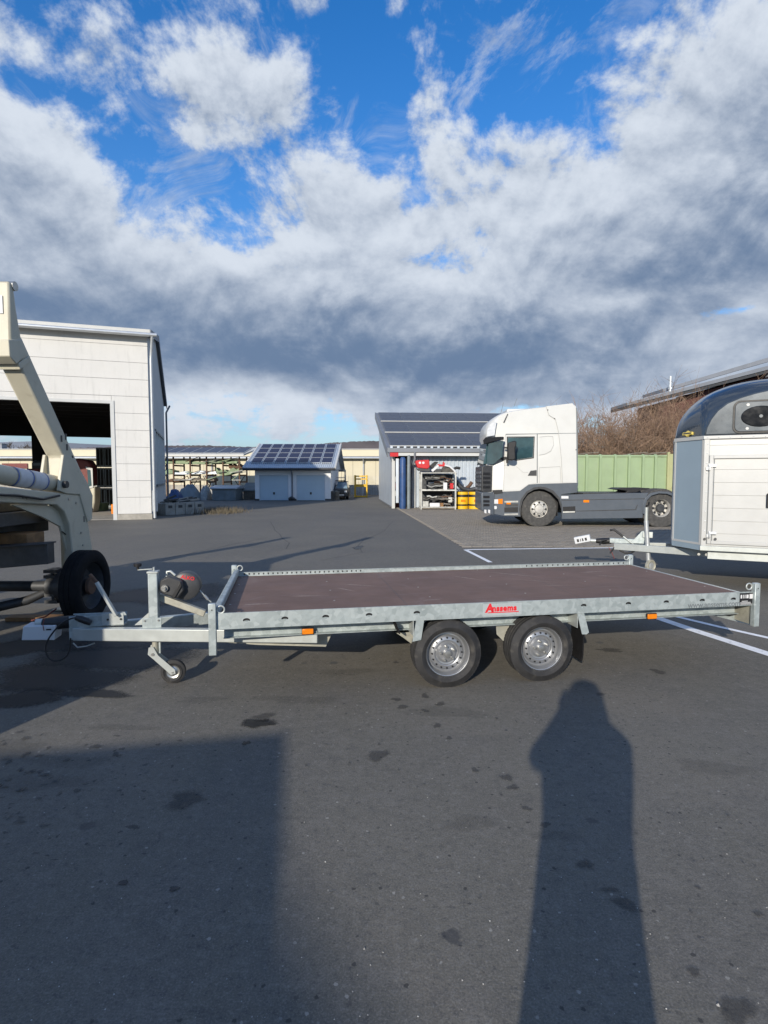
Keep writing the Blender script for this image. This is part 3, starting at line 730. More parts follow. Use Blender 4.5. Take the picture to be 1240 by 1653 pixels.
# electric cable with plug
def path(y, lst): return [(lambda p: (p.x, y, p.z))(TF.on_y(u, v, y)) for u, v in lst]
MB().tube(cr(path(.50, [(148, 1003), (124, 997), (103, 1004), (88, 1018), (76, 1036), (74, 1052), (82, 1065), (96, 1066), (108, 1058), (113, 1044), (114, 1030)])), .006, 8).build('electric_cable', 'black', tr, smooth=50)
MB().tube(path(.50, [(122, 997), (130, 999), (141, 1003), (147, 1006)]), [.018, .026, .026, .020], 12).build('plug', 'black', tr, smooth=50)
MB().tube(path(.52, [(72, 999), (69, 1008), (71, 1018)]), .003, 6).build('safety_cable', 'red_old', tr)
MB().tube(path(.56, [(118, 1038), (125, 1045), (140, 1043), (153, 1038)]), .005, 6).build('brake_cable', 'galv_plain', tr)
# jockey wheel on a mast
JY = .50
jt = TF.on_y(248.5, 922, JY); jx = jt.x
MB().box(jx - .040, jx + .030, JY - .035, JY + .035, DZ1 + .002, jt.z).build('mast', 'galv', tr, bevel=.006)
MB().box(jx - .046, jx + .036, JY - .041, JY + .041, jt.z - .012, jt.z + .003).build('mast_cap', 'galv_plain', tr, bevel=.003)
MB().prism([(jx - .165, DZ1 + .001), (jx - .03, DZ1 + .001), (jx - .03, DZ1 + .12)], 'y', JY + .045, JY + .05).build('mast_gusset', 'galv_plain', tr)
MB().box(jx - .085, jx + .055, JY - .048, JY - .042, DZ1 - .012, DZ1 + .075).build('mast_clamp', 'galv', tr, bevel=.002)
for dx_ in (-.065, .035): MB().cyl((jx + dx_, JY - .055, DZ1 + .055), (jx + dx_, JY - .048, DZ1 + .055), .008, 6).build('clamp_bolt', 'bolt', tr)
k0, k1 = TF.on_y(246, 921, JY), TF.on_y(222.5, 921, JY)
m = MB(); m.bar((k0.x, JY, jt.z + .018), (k1.x, JY, jt.z + .014), .018, .006); m.cyl((jx, JY, jt.z), (jx, JY, jt.z + .032), .008, 8)
m.build('crank', 'galv_plain', tr)
MB().lathe([(0, .0), (.010, .0), (.010, .02), (.028, .024), (.030, .045), (.024, .052), (0, .054)], (k1.x, JY, jt.z + .016), (0, 0, 1), 16).build('crank_knob', 'black', tr, smooth=35)
MB().cyl((jx - .003, JY, .255), (jx - .003, JY, DZ0), .024, 16).build('jockey_tube', 'galv_warm', tr, smooth=40)
jw = TF.on_y(280, 1085.5, JY)
jwx = jw.x; jr = .093
f0 = TF.on_y(247, 1062, JY)
for s in (-1, 1):
    m = MB(); yy = JY + s*.034
    m.prism([(f0.x - .022, .300), (f0.x + .012, .305), (f0.x + .045, .235), (jwx + .018, jr + .022), (jwx + .022, jr - .010), (jwx - .012, jr - .018), (f0.x + .012, .205), (f0.x - .030, .245)], 'y', yy - .002, yy + .002)
    m.build('fork_plate', 'galv_plain', tr)
    MB().cyl((f0.x + .006, yy - s*.004, .245), (f0.x + .006, yy + s*.009, .245), .012, 10).build('fork_bolt', 'bolt', tr)
MB().box(jx + .028, jx + .040, JY - .03, JY + .01, .25, .345).build('jockey_stop', 'galv', tr)
jwh = empty('jockey_wheel', (jwx, JY - .026, jr), 0, tr)
tyre_mb(MB(), jr, .052, .052, 32, 1).build('tyre', 'rubber', jwh, smooth=40)
MB().lathe([(.054, .004), (.050, .010), (.040, .014), (.026, .006), (.014, .000), (.014, -.004), (0, -.004)], (0, 0, 0), (0, 1, 0), 28).build('rim', 'bolt', jwh, smooth=30)
MB().cyl((0, -.014, 0), (0, .062, 0), .0085, 8).build('axle_bolt', 'bolt', jwh)
# winch on a sloping post
w0, w1 = TF.on_y(256, 963, .56), TF.on_y(331, 990, .56)
MB().bar((w0.x, .56, w0.z), (w1.x, .56, w1.z), .05, .052).build('winch_post', 'galv_warm', tr, bevel=.005)
wc = TF.on_y(280, 946, .53)
MB().prism([(wc.x - .105, wc.z - .020), (wc.x - .09, wc.z + .055), (wc.x - .03, wc.z + .085), (wc.x + .07, wc.z + .050), (wc.x + .085, wc.z - .035), (wc.x + .035, wc.z - .095), (wc.x - .07, wc.z - .055)], 'y', .49, .60).build('winch_body', 'charcoal', tr, bevel=.012)
MB().prism([(wc.x + .02, wc.z - .085), (wc.x + .075, wc.z + .01), (wc.x + .06, wc.z + .045), (wc.x - .01, wc.z - .085)], 'y', .478, .488).build('winch_rib', 'black', tr, bevel=.006)
dr_ = TF.on_y(301, 945, .60)
MB().lathe([(0, 0), (.085, 0), (.108, .012), (.112, .03), (.112, .11), (.10, .13), (0, .132)], (dr_.x, .545, dr_.z), (0, 1, 0), 32).build('drum_cover', 'charcoal', tr, smooth=35)
mesh_obj('winch_lettering', text_mesh('ALKO', .040, .0006, .001, 'CENTER'), 'red_print', tr, T(dr_.x + .018, .5435, dr_.z + .058) @ Matrix.Rotation(R(12), 4, 'Y') @ FACE)
MB().cyl((wc.x - .055, .468, wc.z - .005), (wc.x - .055, .49, wc.z - .005), .026, 16).cyl((wc.x - .055, .45, wc.z - .005), (wc.x - .055, .47, wc.z - .005), .013, 6).build('winch_spindle', 'bolt', tr)
kx = TF.on_y(272, 925, .56)
MB().tube([(kx.x - .015, .56, kx.z - .03), (kx.x - .01, .56, kx.z + .012), (kx.x + .015, .56, kx.z + .014), (kx.x + .05, .56, kx.z - .02)], .010, 8).build('strap_guide', 'galv_plain', tr, smooth=50)
MB().tube(path(.6, [(320, 950), (328, 959), (335, 967), (341, 972)]), .0045, 6).build('winch_cable', 'galv_plain', tr)
MB().tube(path(.6, [(330, 961), (336, 968)]), .011, 10).build('cable_ferrule', 'bolt', tr)
# scratches worn into the deck
random.seed(5); m = MB()
for px, py, ln, an in ((585, 945, .50, -.5), (760, 934, .45, -.9), (835, 928, .75, -.75), (420, 975, .3, .05), (700, 968, .2, .1), (500, 962, .35, -.1), (905, 945, .4, -.1), (985, 930, .3, -.4), (620, 925, .3, -.2), (560, 952, .25, -.9), (960, 923, .4, .1), (870, 938, .5, -.6)):
    p = TF.on_z(px, py, DK); d = Vector((math.cos(an), math.sin(an), 0)); s = Vector((-d.y, d.x, 0)) * random.uniform(.006, .013)
    q = Vector((p.x, p.y, DK + .0008)); m.quad(q - d*ln/2 - s*.3, q - d*ln/6 - s, q + d*ln/2, q - d*ln/6 + s)
material('scratch', (.30, .235, .20), .7, 0, .3, 30)
m.build('deck_scratches', 'scratch', tr)

scr = MB().lathe([(.008, 0), (.008, .0012), (0, .0018)], (0, 0, 0), (0, 0, 1), 8).mesh('deck_screw', 'bolt')
for x in (.08, .9, 1.7, 2.55, 3.35, 4.3):
    for y in (.06, .45, .87, 1.29, 1.68): inst('deck_screw', scr, tr, T(x, y, DK + .0004))
jm = MB().box(-.0015, .0015, .03, TW - .02, DK - .001, DK + .0006).mesh('deck_joint', 'charcoal')
for x in (1.45, 2.93): inst('deck_joint', jm, tr, T(x, 0, 0))

# ------------------------------------------------------------------ horse trailer at the right
HF = Frame((4.65, 8.19, 0), R(-26.0)); HW, HL = 1.75, 3.3
ht = thing('horse_trailer', 'white aluminium horse trailer with dark domed roof, cut off by the right edge', 'horse trailer', HF.loc, HF.rz)
BZ, MZ = .545, 2.205                    # bottom sill, moulding
NX, NY = -.36, .50                      # nose: forward reach, chamfer width
pz = [BZ + .03 + i*.2 for i in range(9)]
# side wall of horizontal aluminium boards; every board its own piece
edges = [.62, .80, .985, 1.17, 1.355, 1.54, 1.725, 1.91, 2.075, 2.20]
for i in range(len(edges) - 1):
    z0, z1 = edges[i], edges[i+1]
    b_ = MB().prism([(.0, z0 + .002), (-.006, z0 + .004), (-.003, z1 - .003), (.0, z1 - .002)], 'x', .06, HL).build('side_board', 'white_alu', ht)
    MB().box(.06, HL, HW, HW + .01, z0 + .002, z1 - .002).build('side_board', 'white_alu', ht)
MB().box(.03, HL - .02, .002, HW - .002, BZ + .02, MZ - .005).build('inner_body', 'white_alu', ht)
MB().box(.0, .075, -.022, .0, BZ + .02, MZ).build('corner_profile', 'white_alu', ht, bevel=.008)
MB().box(-.01, HL, -.030, -.001, BZ, .618).build('sill', 'galv_plain', ht, bevel=.006)
MB().box(-.012, HL, -.036, -.001, 2.165, 2.215).build('roof_moulding', 'white_alu', ht, bevel=.006)
# nose panels: two chamfers and the front
for a, b in (((0, 0), (NX, NY)), ((NX, NY), (NX, HW - NY)), ((NX, HW - NY), (0, HW))):
    d = Vector((b[0] - a[0], b[1] - a[1], 0)); L = d.length; d.normalize(); n = Vector((-d.y, d.x, 0))
    if n.x > 0: n = -n
    Mx = Matrix(((d.x, n.x, 0, a[0]), (d.y, n.y, 0, a[1]), (0, 0, 1, 0), (0, 0, 0, 1)))
    m = MB().box(.0, L, -.03, .0, BZ + .01, MZ - .01, Mx); m.build('nose_panel', 'blue_panel', ht)
    f = MB(); f.box(0, .03, 0, .008, BZ + .08, MZ - .04, Mx); f.box(L - .03, L, 0, .008, BZ + .08, MZ - .04, Mx); f.box(.03, L - .03, 0, .007, BZ + .08, BZ + .11, Mx)
    f.build('panel_frame', 'white_alu', ht)
    MB().box(0, L, -.002, .014, MZ - .04, MZ + .012, Mx).build('roof_moulding', 'white_alu', ht)
    MB().box(0, L, -.002, .004, BZ - .0, BZ + .08, Mx).build('nose_skirt', 'blue_panel', ht)
# domed roof
def plan(x): return (max(0, -x) / -NX * NY)
nx, ny = 40, 40; vs, fs = [], []
for i in range(nx + 1):
    t = i / nx; x = NX + (HL - NX) * (t ** 1.8)
    q = min(1, (HL - NX) * (t ** 1.8) / 1.30); fx = (1 - (1 - q) ** 2.3) ** (1 / 2.1)
    y0 = plan(x); y1 = HW - y0
    for j in range(ny + 1):
        u = -math.cos(math.pi * j / ny); fy = max(0, 1 - abs(u) ** 3.0) ** (1 / 2.2)
        vs.append((x, y0 + (y1 - y0) * (u + 1) / 2, MZ + .012 + .86 * fx * fy))
for i in range(nx):
    for j in range(ny): fs.append((i*(ny+1)+j, (i+1)*(ny+1)+j, (i+1)*(ny+1)+j+1, i*(ny+1)+j+1))
MB().add(vs, fs).build('roof_dome', 'dome', ht, smooth=60)
# flat side skin of the roof with its curved front edge
def sp_(px, py): p = HF.on_y(px, py, -.012); return (p.x, p.z)
skin = [sp_(*q) for q in ((1137, 704), (1140, 690), (1147, 676), (1158, 662), (1174, 650), (1195, 641), (1218, 634), (1240, 629))]
pts = [skin[0]] + skin[1:] + [(HL - .3, 3.02), (HL, 2.7), (HL, MZ + .013)]
pts[0] = (pts[0][0], MZ + .013)
MB().prism(pts, 'y', -.018, .20).build('roof_side', 'dome_side', ht, bevel=.02)
# oval window in a moulded frame
wn = HF.on_y(1224, 672, -.03)
def rr(cx_, cz_, w, h, r, n=5):
    o = []
    for (sx, sz, a0) in ((1, 1, 0), (-1, 1, 90), (-1, -1, 180), (1, -1, 270)):
        for k in range(n + 1):
            a = R(a0 + 90 * k / n); o.append((cx_ + sx*(w/2 - r) + r*math.cos(a), cz_ + sz*(h/2 - r) + r*math.sin(a)))
    return o
wcx = wn.x + .03
MB().prism(rr(wcx, wn.z, .66, .46, .09), 'y', -.032, -.019).build('window_seal', 'black', ht)
MB().prism(rr(wcx, wn.z, .61, .41, .07), 'y', -.042, -.033).build('window_frame', 'dome_side', ht, bevel=.006)
pane = MB().prism([(wcx + .235*math.cos(a*.2618), wn.z + .145*math.sin(a*.2618)) for a in range(24)], 'y', -.058, -.043).build('window_pane', 'black_gloss', ht, bevel=.01)
MB().cyl((wcx, -.07, wn.z), (wcx, -.058, wn.z), .022, 16).build('window_catch', 'grey_print', pane)
for sx in (-1, 1):
    for sz in (-1, 1): MB().cyl((wcx + sx*.155, -.050, wn.z + sz*.165), (wcx + sx*.155, -.0425, wn.z + sz*.165), .020, 12).build('frame_screw', 'white_alu', ht)
# entrance door: frame, hinges, handle
d0 = HF.on_y(1146, 735, -.02); d1 = HF.on_y(1146, 878, -.02); dxr = d0.x + 1.0
m = MB(); m.box(d0.x, d0.x + .05, -.030, -.010, d1.z, d0.z); m.box(d0.x + .05, dxr, -.0295, -.010, d0.z - .05, d0.z); m.box(d0.x + .05, dxr, -.0295, -.010, d1.z, d1.z + .05)
dor = m.build('door_frame', 'white_alu', ht, bevel=.006)
MB().box(d0.x + .060, d0.x + .066, -.0315, -.0285, d1.z + .05, d0.z - .05).build('door_seal', 'grey_print', dor)
MB().box(d0.x - .012, d0.x - .004, -.0245, -.020, d1.z, d0.z + .01).build('door_seal', 'grey_print', dor)
for py in (754, 863):
    p = HF.on_y(1146, py, -.04)
    MB().box(p.x - .045, p.x + .01, -.052, -.031, p.z - .045, p.z + .005).box(p.x + .0, p.x + .085, -.050, -.031, p.z + .005, p.z + .045).cyl((p.x - .01, -.055, p.z - .05), (p.x - .01, -.055, p.z + .05), .010, 8).build('hinge', 'alu', ht, bevel=.003)
for px in (1137.5, 1155): 
    p = HF.on_y(px, 870, -.03); MB().cyl((p.x, -.045, p.z), (p.x, -.028, p.z), .018, 12).build('buffer', 'charcoal', ht)
hd = HF.on_y(1239, 808, -.03); MB().box(hd.x - .01, hd.x + .06, -.05, -.03, hd.z - .10, hd.z + .10).build('door_handle', 'black', ht, bevel=.01)
# yellow emblem on the roof nose
em = HF.on_y(1111.5, 701.5, .26); dch = Vector((NX, NY, 0)).normalized()
Me = T(em.x - .010, em.y - .004, em.z + .012) @ Matrix.Rotation(math.atan2(-dch.y, -dch.x), 4, 'Z') @ Matrix.Rotation(R(-14), 4, 'X')
MB().prism([(-.10, -.018), (-.10, .022), (-.04, .022), (0, .048), (.04, .022), (.10, .022), (.10, -.018), (.04, -.018), (0, -.044), (-.04, -.018)], 'y', -.01, .02).build('emblem', 'yellow_pale', ht).matrix_local = Me
MB().prism([(-.085, -.008), (-.085, .012), (.085, .012), (.085, -.008)], 'y', -.013, -.0105).build('emblem_bar', 'charcoal', ht).matrix_local = Me
# chassis and wheels
MB().box(.1, HL, .06, .12, .42, BZ - .002).box(.1, HL, HW - .12, HW - .06, .42, BZ - .002).build('chassis_beam', 'galv_plain', ht)
MB().box(.05, HL, .02, HW - .02, BZ - .002, BZ + .019).build('floor', 'charcoal', ht)
for x in (1.7, 2.45):
    for y, fl in ((-.02, False), (HW - .18, False)):
        w = empty('wheel', (x, y, .31), 0, ht); tyre_mb(MB(), .31, .19, .18, 32).build('tyre', 'rubber', w, smooth=40)
        MB().lathe([(.182, .01), (.16, .03), (.12, .05), (.06, .03), (0, .03)], (0, 0, 0), (0, 1, 0), 32).build('rim', 'rim', w, smooth=35)
MB().prism([(1.25, .50), (1.32, .66), (1.5, .74), (2.65, .74), (2.83, .66), (2.9, .50), (2.82, .50), (2.6, .66), (1.55, .66), (1.35, .50)], 'y', -.16, -.032).build('mudguard', 'black', ht)
# drawbar
for yy in (.20, HW - .20):
    MB().bar((1.1, yy, .46), (-1.22, HW/2 + (yy - HW/2)*.12, .45), .06, .11).build('drawbar', 'galv_plain', ht, bevel=.006)
for dx_ in (.06, .16): MB().cyl((-dx_ + .15, .12, .47), (-dx_ + .15, .14, .47), .02, 8).build('drawbar_bolt', 'bolt', ht)
cyh = HW / 2
MB().box(-1.30, -.85, cyh - .05, cyh + .05, .50, .58).build('coupling_housing', 'galv', ht, bevel=.008)
MB().cyl((-1.62, cyh, .52), (-1.25, cyh, .52), .03, 14).build('drawbar_tube', 'galv_plain', ht)
MB().tube([(-1.52, cyh, .52), (-1.40, cyh, .52), (-1.28, cyh, .53)], [.04, .055, .05], 12).build('rubber_boot', 'black', ht, smooth=50)
# box lock with dark glyph blocks on it
ll = thing('coupling_lock_box', 'white box lock with black blocks on the horse trailer coupling', 'lock', HF.M @ Vector((-1.74, cyh, .53)), HF.rz)
Rl = Matrix.Rotation(R(-14), 4, 'Y')
ll.scale = (.78, .78, .78)
o = MB().box(-.17, .17, -.08, .08, -.065, .085, Rl).build('lock_body', 'lock_white', ll, bevel=.01)
m = MB()
for a, b in ((-.115, -.07), (-.045, -.03), (-.005, .025), (.055, .10)): m.box(a, b, -.083, -.0812, -.03, .035, Rl)
m.build('lock_print', 'black', ll)
# prop lever, hand brake, jockey mast
ja = HF.on_y(1047, 918, cyh - .16)
jb = HF.on_y(1044, 816, cyh - .16)
MB().cyl((ja.x, cyh - .16, .20), (jb.x, cyh - .16, jb.z - .25), .035, 16).build('jockey_tube', 'alu', ht, smooth=40)
MB().cyl((jb.x, cyh - .16, jb.z - .25), (jb.x, cyh - .16, jb.z - .03), .028, 16).build('jockey_tube', 'galv_plain', ht, smooth=40)
MB().tube([(jb.x, cyh - .16, jb.z - .03), (jb.x, cyh - .16, jb.z), (jb.x + .03, cyh - .22, jb.z + .01), (jb.x + .035, cyh - .24, jb.z + .06)], .012, 8).build('crank', 'black', ht)
w = empty('jockey_wheel', (ja.x + .05, cyh - .19, .17), R(50), ht); tyre_mb(MB(), .10, .055, .06, 24, 1).build('tyre', 'galv_warm', w, smooth=40)
MB().lathe([(.06, .01), (.03, .0), (0, .0)], (0, 0, 0), (0, 1, 0), 20).build('rim', 'alu', w)
MB().prism([(ja.x - .28, .52), (ja.x - .08, .52), (ja.x - .06, .74), (ja.x - .12, .72)], 'y', cyh - .10, cyh - .09).build('jockey_bracket', 'galv', ht)
MB().box(ja.x - .10, ja.x + .05, cyh - .13, cyh - .085, .62, .72).build('jockey_clamp', 'galv_plain', ht, bevel=.006)
h0, h1, h2 = (HF.on_y(a, b, cyh - .06) for a, b in ((1024, 880), (1006, 866), (985, 856)))
MB().tube([(h0.x, cyh - .06, h0.z), (h1.x, cyh - .06, h1.z)], .014, 8).build('brake_lever', 'galv_plain', ht)
MB().tube([(h1.x, cyh - .06, h1.z), (h2.x + .06, cyh - .06, h2.z + .015), (h2.x, cyh - .06, h2.z)], .018, 8).build('lever_grip', 'black', ht, smooth=50)
c_ = [HF.on_y(a, b, cyh - .1) for a, b in ((985, 893), (995, 882), (1008, 886), (1017, 879), (1026, 888), (1012, 893), (1000, 888))]
MB().tube(cr([(p.x, p.y, p.z) for p in c_]), .014, 8).build('electric_cable', 'black', ht, smooth=50)
MB().tube([(HF.on_y(a, b, cyh - .1)) for a, b in ((983, 884), (988, 892), (992, 902))], .006, 6).build('safety_cable', 'red_old', ht)
MB().tube([(HF.on_y(a, b, cyh - .1)) for a, b in ((968, 880), (972, 873), (980, 871))], .012, 8).build('coupling_handle', 'black', ht)

rv = MB().lathe([(.009, 0), (.007, .005), (0, .007)], (0, 0, 0), (0, -1, 0), 8).mesh('rivet', 'alu')
for k in range(14): inst('rivet', rv, ht, T(.04 + k*.14, -.036, 2.19))
for k in range(11): inst('rivet', rv, ht, T(.045, -.022, .70 + k*.14))

# ------------------------------------------------------------------ tractor unit
def hit(px, py, p0, n):
    o = Vector((0, 0, CAM_H)); d = ray(px, py); return o + d * ((Vector(p0) - o).dot(n) / d.dot(n))
def slab(name, pts_px, p0, n, th, mat, parent, fr, lift=0.0, bevel=0, smooth=None):
    """plate on a world plane, outlined by sight lines, th thick outwards along n, parented to a frame's thing"""
    n = Vector(n).normalized(); base = [hit(a, b, p0, n) + n * lift for a, b in pts_px]; k = len(base)
    vs = [fr.I @ v for v in base] + [fr.I @ (v + n * th) for v in base]
    fs = [tuple(range(k - 1, -1, -1)), tuple(range(k, 2*k))] + [(i, (i+1) % k, k + (i+1) % k, k + i) for i in range(k)]
    return MB().add(vs, fs).build(name, mat, parent, smooth, bevel)
KY = 18.2
KF = Frame((P(779.5, 824, KY).x, KY, 0), 0)
tk = thing('tractor_unit', 'white high-roof truck tractor with dark grey skirts, parked on the pavers', 'truck', KF.loc, 0)
def z6(l): return [(760 + u / 3.543, 640 + v / 3.543) for u, v in l]
def kp(l): return [(lambda p: (p.x, p.z))(KF.on_y(a, b, 0)) for a, b in z6(l)]
KW = 2.5
prof = kp([(72, 545), (70, 405), (86, 388), (98, 300), (100, 245), (86, 218), (87, 190), (91, 165), (99, 146), (110, 130), (124, 116), (142, 103), (168, 89), (200, 77), (245, 67), (300, 60), (360, 53), (430, 46), (510, 36), (580, 27), (600, 42), (607, 200), (607, 494), (500, 494), (334, 500), (286, 538)])
def loft(slices, name, mat, parent, bevel=0, smooth=None):
    m = MB(); n = len(slices[0][1]); vs = []
    for y, pl in slices: vs += [(x, y, z) for x, z in pl]
    fs = [tuple(range(n))[::-1], tuple(range(n * (len(slices) - 1), n * len(slices)))]
    for s in range(len(slices) - 1):
        for i in range(n): fs.append((s*n + i, s*n + (i+1) % n, (s+1)*n + (i+1) % n, (s+1)*n + i))
    return m.add(vs, fs).build(name, mat, parent, smooth, bevel)
def inset(pl, fr_, top):
    o = []
    for x, z in pl:
        k = max(0, 1 - x/1.7)**1.5; t = min(1, max(0, (z - 2.9)/.9)); u = min(1, max(0, (z - 3.35)/.4)); o.append((x + fr_*k*(1 - .85*u), z - top*t*t))
    return o
loft([(0, inset(prof, .30, .05)), (.03, inset(prof, .24, .025)), (.10, inset(prof, .15, .015)), (.26, inset(prof, .05, 0)), (.6, prof), (KW - .6, prof), (KW - .26, inset(prof, .03, 0)), (KW - .07, inset(prof, .18, .02)), (KW, inset(prof, .30, .07))], 'cab', 'white_paint', tk, smooth=38)
NYv = Vector((0, -1, 0)); kp0 = Vector((0, KY, 0))
def side(name, l, mat, th=.012, lift=0.0, bevel=0): return slab(name, z6(l), kp0, NYv, th, mat, tk, KF, lift, bevel)
# chamfered front corner plane
nC = Vector((-.23, -.22, 0)).normalized(); c0 = Vector((KF.loc.x + .06, KY + .20, 0))
def corner(name, l, mat, th=.02, lift=.0): return slab(name, z6(l), c0, nC, th, mat, tk, KF, lift, .006)
# grey lower body with wheel arch
arch = [(515, 640), (498, 585), (462, 548), (420, 528), (392, 524), (360, 530), (325, 550), (298, 588), (287, 630), (285, 685)]
low = side('lower_body', [(118, 541), (186, 541), (282, 537), (332, 500), (388, 495), (520, 492), (612, 490), (604, 545), (517, 556), (517, 700)] + arch + [(190, 682), (120, 668)], 'truck_grey', .03, .0, .01)
corner('bumper', [(71, 545), (135, 545), (135, 676), (72, 655)], 'truck_grey', .03)
corner('grille', [(70, 402), (86, 388), (126, 390), (121, 540), (70, 545)], 'charcoal', .03)
for v in (430, 455, 480, 508): corner('grille_slat', [(73, v), (118, v), (118, v + 14), (73, v + 14)], 'black', .035, .012)
for v in (565, 590, 612): corner('bumper_slat', [(74, v), (112, v), (112, v + 14), (74, v + 14)], 'black', .03, .012)
for u in (80, 103): corner('registration_plate', [(u, 645), (u + 12, 647), (u + 12, 668), (u, 664)], 'white_print', .03, .01)
side('wheel_arch', [(285, 690), (275, 640), (285, 585), (318, 540), (360, 516), (395, 511), (430, 516), (470, 534), (506, 575), (517, 620), (517, 690)] + arch, 'charcoal', .05, .0, .01)
MB().box(KF.on_y(840, 800, 0).x, KF.on_y(905, 800, 0).x, .35, KW - .35, .35, 1.25).build('wheel_well', 'black', tk)
# front: grille panel, bumper and windscreen across the whole width
zs = [KF.on_y(760 + 70/3.543, 640 + v/3.543, 0).z for v in (655, 545, 402, 380, 250)]
MB().box(-.035, .10, .22, KW - .22, zs[0], zs[1]).build('bumper', 'truck_grey', tk, bevel=.04)
MB().box(-.030, .10, .22, KW - .22, zs[1] + .01, zs[2] + .06).build('grille', 'charcoal', tk, bevel=.03)
for k in range(5): MB().box(-.05, -.02, .35, KW - .35, zs[1] + .06 + k*.14, zs[1] + .14 + k*.14).build('grille_slat', 'truck_grey', tk)
MB().prism([(.02, zs[3]), (.10, zs[4] - .35), (.13, zs[4]), (.22, zs[4]), (.2, zs[3])], 'y', .24, KW - .24).build('windscreen', 'glass', tk)
# glazing
corner('windscreen', [(92, 380), (98, 300), (104, 262), (192, 244), (188, 338), (132, 384)], 'glass', .015, .015)
side('door', [(198, 212), (378, 208), (378, 492), (330, 500), (282, 536), (188, 538), (190, 360)], 'white_paint', .014, .0, .006)
win = side('door_window', [(212, 229), (360, 228), (355, 342), (262, 356), (207, 340)], 'glass', .006, .0145)
side('window_rubber', [(206, 222), (366, 222), (361, 348), (262, 362), (201, 346), (206, 340), (262, 357), (356, 343), (361, 228), (212, 228), (209, 330)], 'black', .004, .0142)
side('sleeper_panel', [(392, 226), (440, 220), (468, 222), (474, 270), (458, 305), (430, 322), (390, 330)], 'white_paint', .008, .0, .006)
side('locker_hatch', [(392, 402), (510, 396), (514, 490), (392, 490)], 'white_paint', .008, .0, .004)
side('side_deflector', [(428, 49), (446, 100), (482, 122), (500, 200), (516, 350), (522, 490), (606, 490), (606, 205), (598, 56), (580, 32)], 'white_paint', .016, .0, .008)
side('deflector_edge', [(600, 60), (607, 60), (611, 490), (603, 490)], 'grey_print', .004, .0165)
side('seam', [(200, 206), (600, 203), (600, 206), (200, 209)], 'grey_print', .003, .0168)
side('seam', [(380, 208), (383, 208), (383, 492), (380, 492)], 'grey_print', .003, .012)
hd_ = side('door_handle', [(326, 449), (342, 420), (376, 416), (376, 449)], 'charcoal', .01, .0142)
corner('sun_visor', [(80, 244), (98, 226), (196, 223), (196, 240), (150, 248), (84, 266)], 'black', .10, .01)
corner('roof_window', [(92, 222), (96, 180), (112, 150), (152, 128), (140, 215)], 'lamp_glass', .008, .012)
side('a_pillar_foot', [(165, 345), (200, 338), (200, 352), (180, 362)], 'black', .05, .012)
# mirrors on their arm
mm = slab('mirror', z6([(216, 258), (250, 247), (263, 252), (260, 280), (255, 288), (257, 352), (240, 362), (212, 356), (212, 290)]), (0, KY - .34, 0), NYv, .16, 'black', tk, KF, 0, .03)
slab('mirror_arm', z6([(194, 282), (214, 282), (214, 294), (194, 290)]), (0, KY - .20, 0), NYv, .05, 'black', tk, KF)
slab('mirror_arm', z6([(204, 340), (216, 340), (216, 376), (206, 376)]), (0, KY - .22, 0), NYv, .05, 'black', tk, KF)
slab('front_mirror', z6([(57, 268), (78, 262), (82, 290), (62, 294)]), (0, KY + 1.9, 0), NYv, .14, 'black', tk, KF, 0, .02)
# roof lamp bar, antennas, high roof lip
MB().box(.82, 1.75, .50, KW - .50, 3.70, 3.925).build('roof_hatch', 'white_paint', tk, bevel=.04)
for u, v, a, b in ((240, 50, 258, 0), (165, 88, 180, 25)):
    p, q = P(760 + u/3.543, 640 + v/3.543, KY + .7), P(760 + a/3.543, 640 + b/3.543, KY + .7)
    MB().tube([KF.I @ p, KF.I @ q], .008, 6).build('antenna', 'grey_print', tk)
side('lamp_post', [(186, 140), (210, 90), (214, 92), (192, 142)], 'charcoal', .03, .0)
# lamps and steps
side('headlamp', [(120, 587), (156, 585), (156, 611), (122, 611)], 'lamp_glass', .012, .031)
side('indicator', [(156, 584), (182, 582), (182, 612), (156, 611)], 'orange_lens', .012, .031)
side('fog_lamp', [(133, 624), (147, 624), (150, 634), (146, 642), (134, 642), (130, 633)], 'lamp_glass', .01, .031)
side('lamp_brow', [(122, 532), (180, 530), (182, 550), (140, 555), (126, 548)], 'black', .02, .0305)
for v in (595, 668): side('step', [(192, v), (270, v - 2), (270, v + 8), (192, v + 9)], 'scrap_light', .02, .031)
side('step_well', [(192, 632), (270, 630), (270, 660), (192, 660)], 'black', .006, .0305)
side('step_well', [(196, 612), (272, 610), (272, 626), (196, 628)], 'charcoal', .006, .0305)
side('marker_lamp', [(204, 600), (228, 600), (228, 614), (204, 614)], 'orange_lens', .012, .038)
side('marker_lamp', [(640, 588), (672, 588), (672, 602), (640, 602)], 'orange_lens', .012, .031)
side('side_label', [(516, 566), (556, 566), (556, 580), (516, 580)], 'white_print', .004, .031)
# side skirt between the axles
side('side_skirt', [(518, 558), (1004, 546), (988, 580), (974, 625), (972, 690), (518, 698)], 'truck_grey', .03, .0, .01)
side('skirt_groove', [(520, 588), (985, 578), (984, 582), (520, 592)], 'charcoal', .003, .0305)
side('skirt_groove', [(600, 650), (930, 640), (940, 615), (944, 615), (934, 645), (600, 654)], 'charcoal', .003, .0305)
side('skirt_step', [(524, 628), (594, 624), (596, 662), (524, 664)], 'black', .006, .0305)
side('skirt_step', [(524, 654), (592, 652), (592, 660), (524, 662)], 'scrap_light', .02, .0306)
side('rear_guard', [(968, 665), (968, 620), (985, 575), (1015, 548), (1060, 538), (1110, 540), (1150, 556), (1172, 580), (1168, 590), (1140, 566), (1105, 552), (1060, 550), (1020, 562), (996, 588), (984, 628), (984, 668)], 'truck_grey', .05, .0, .01)
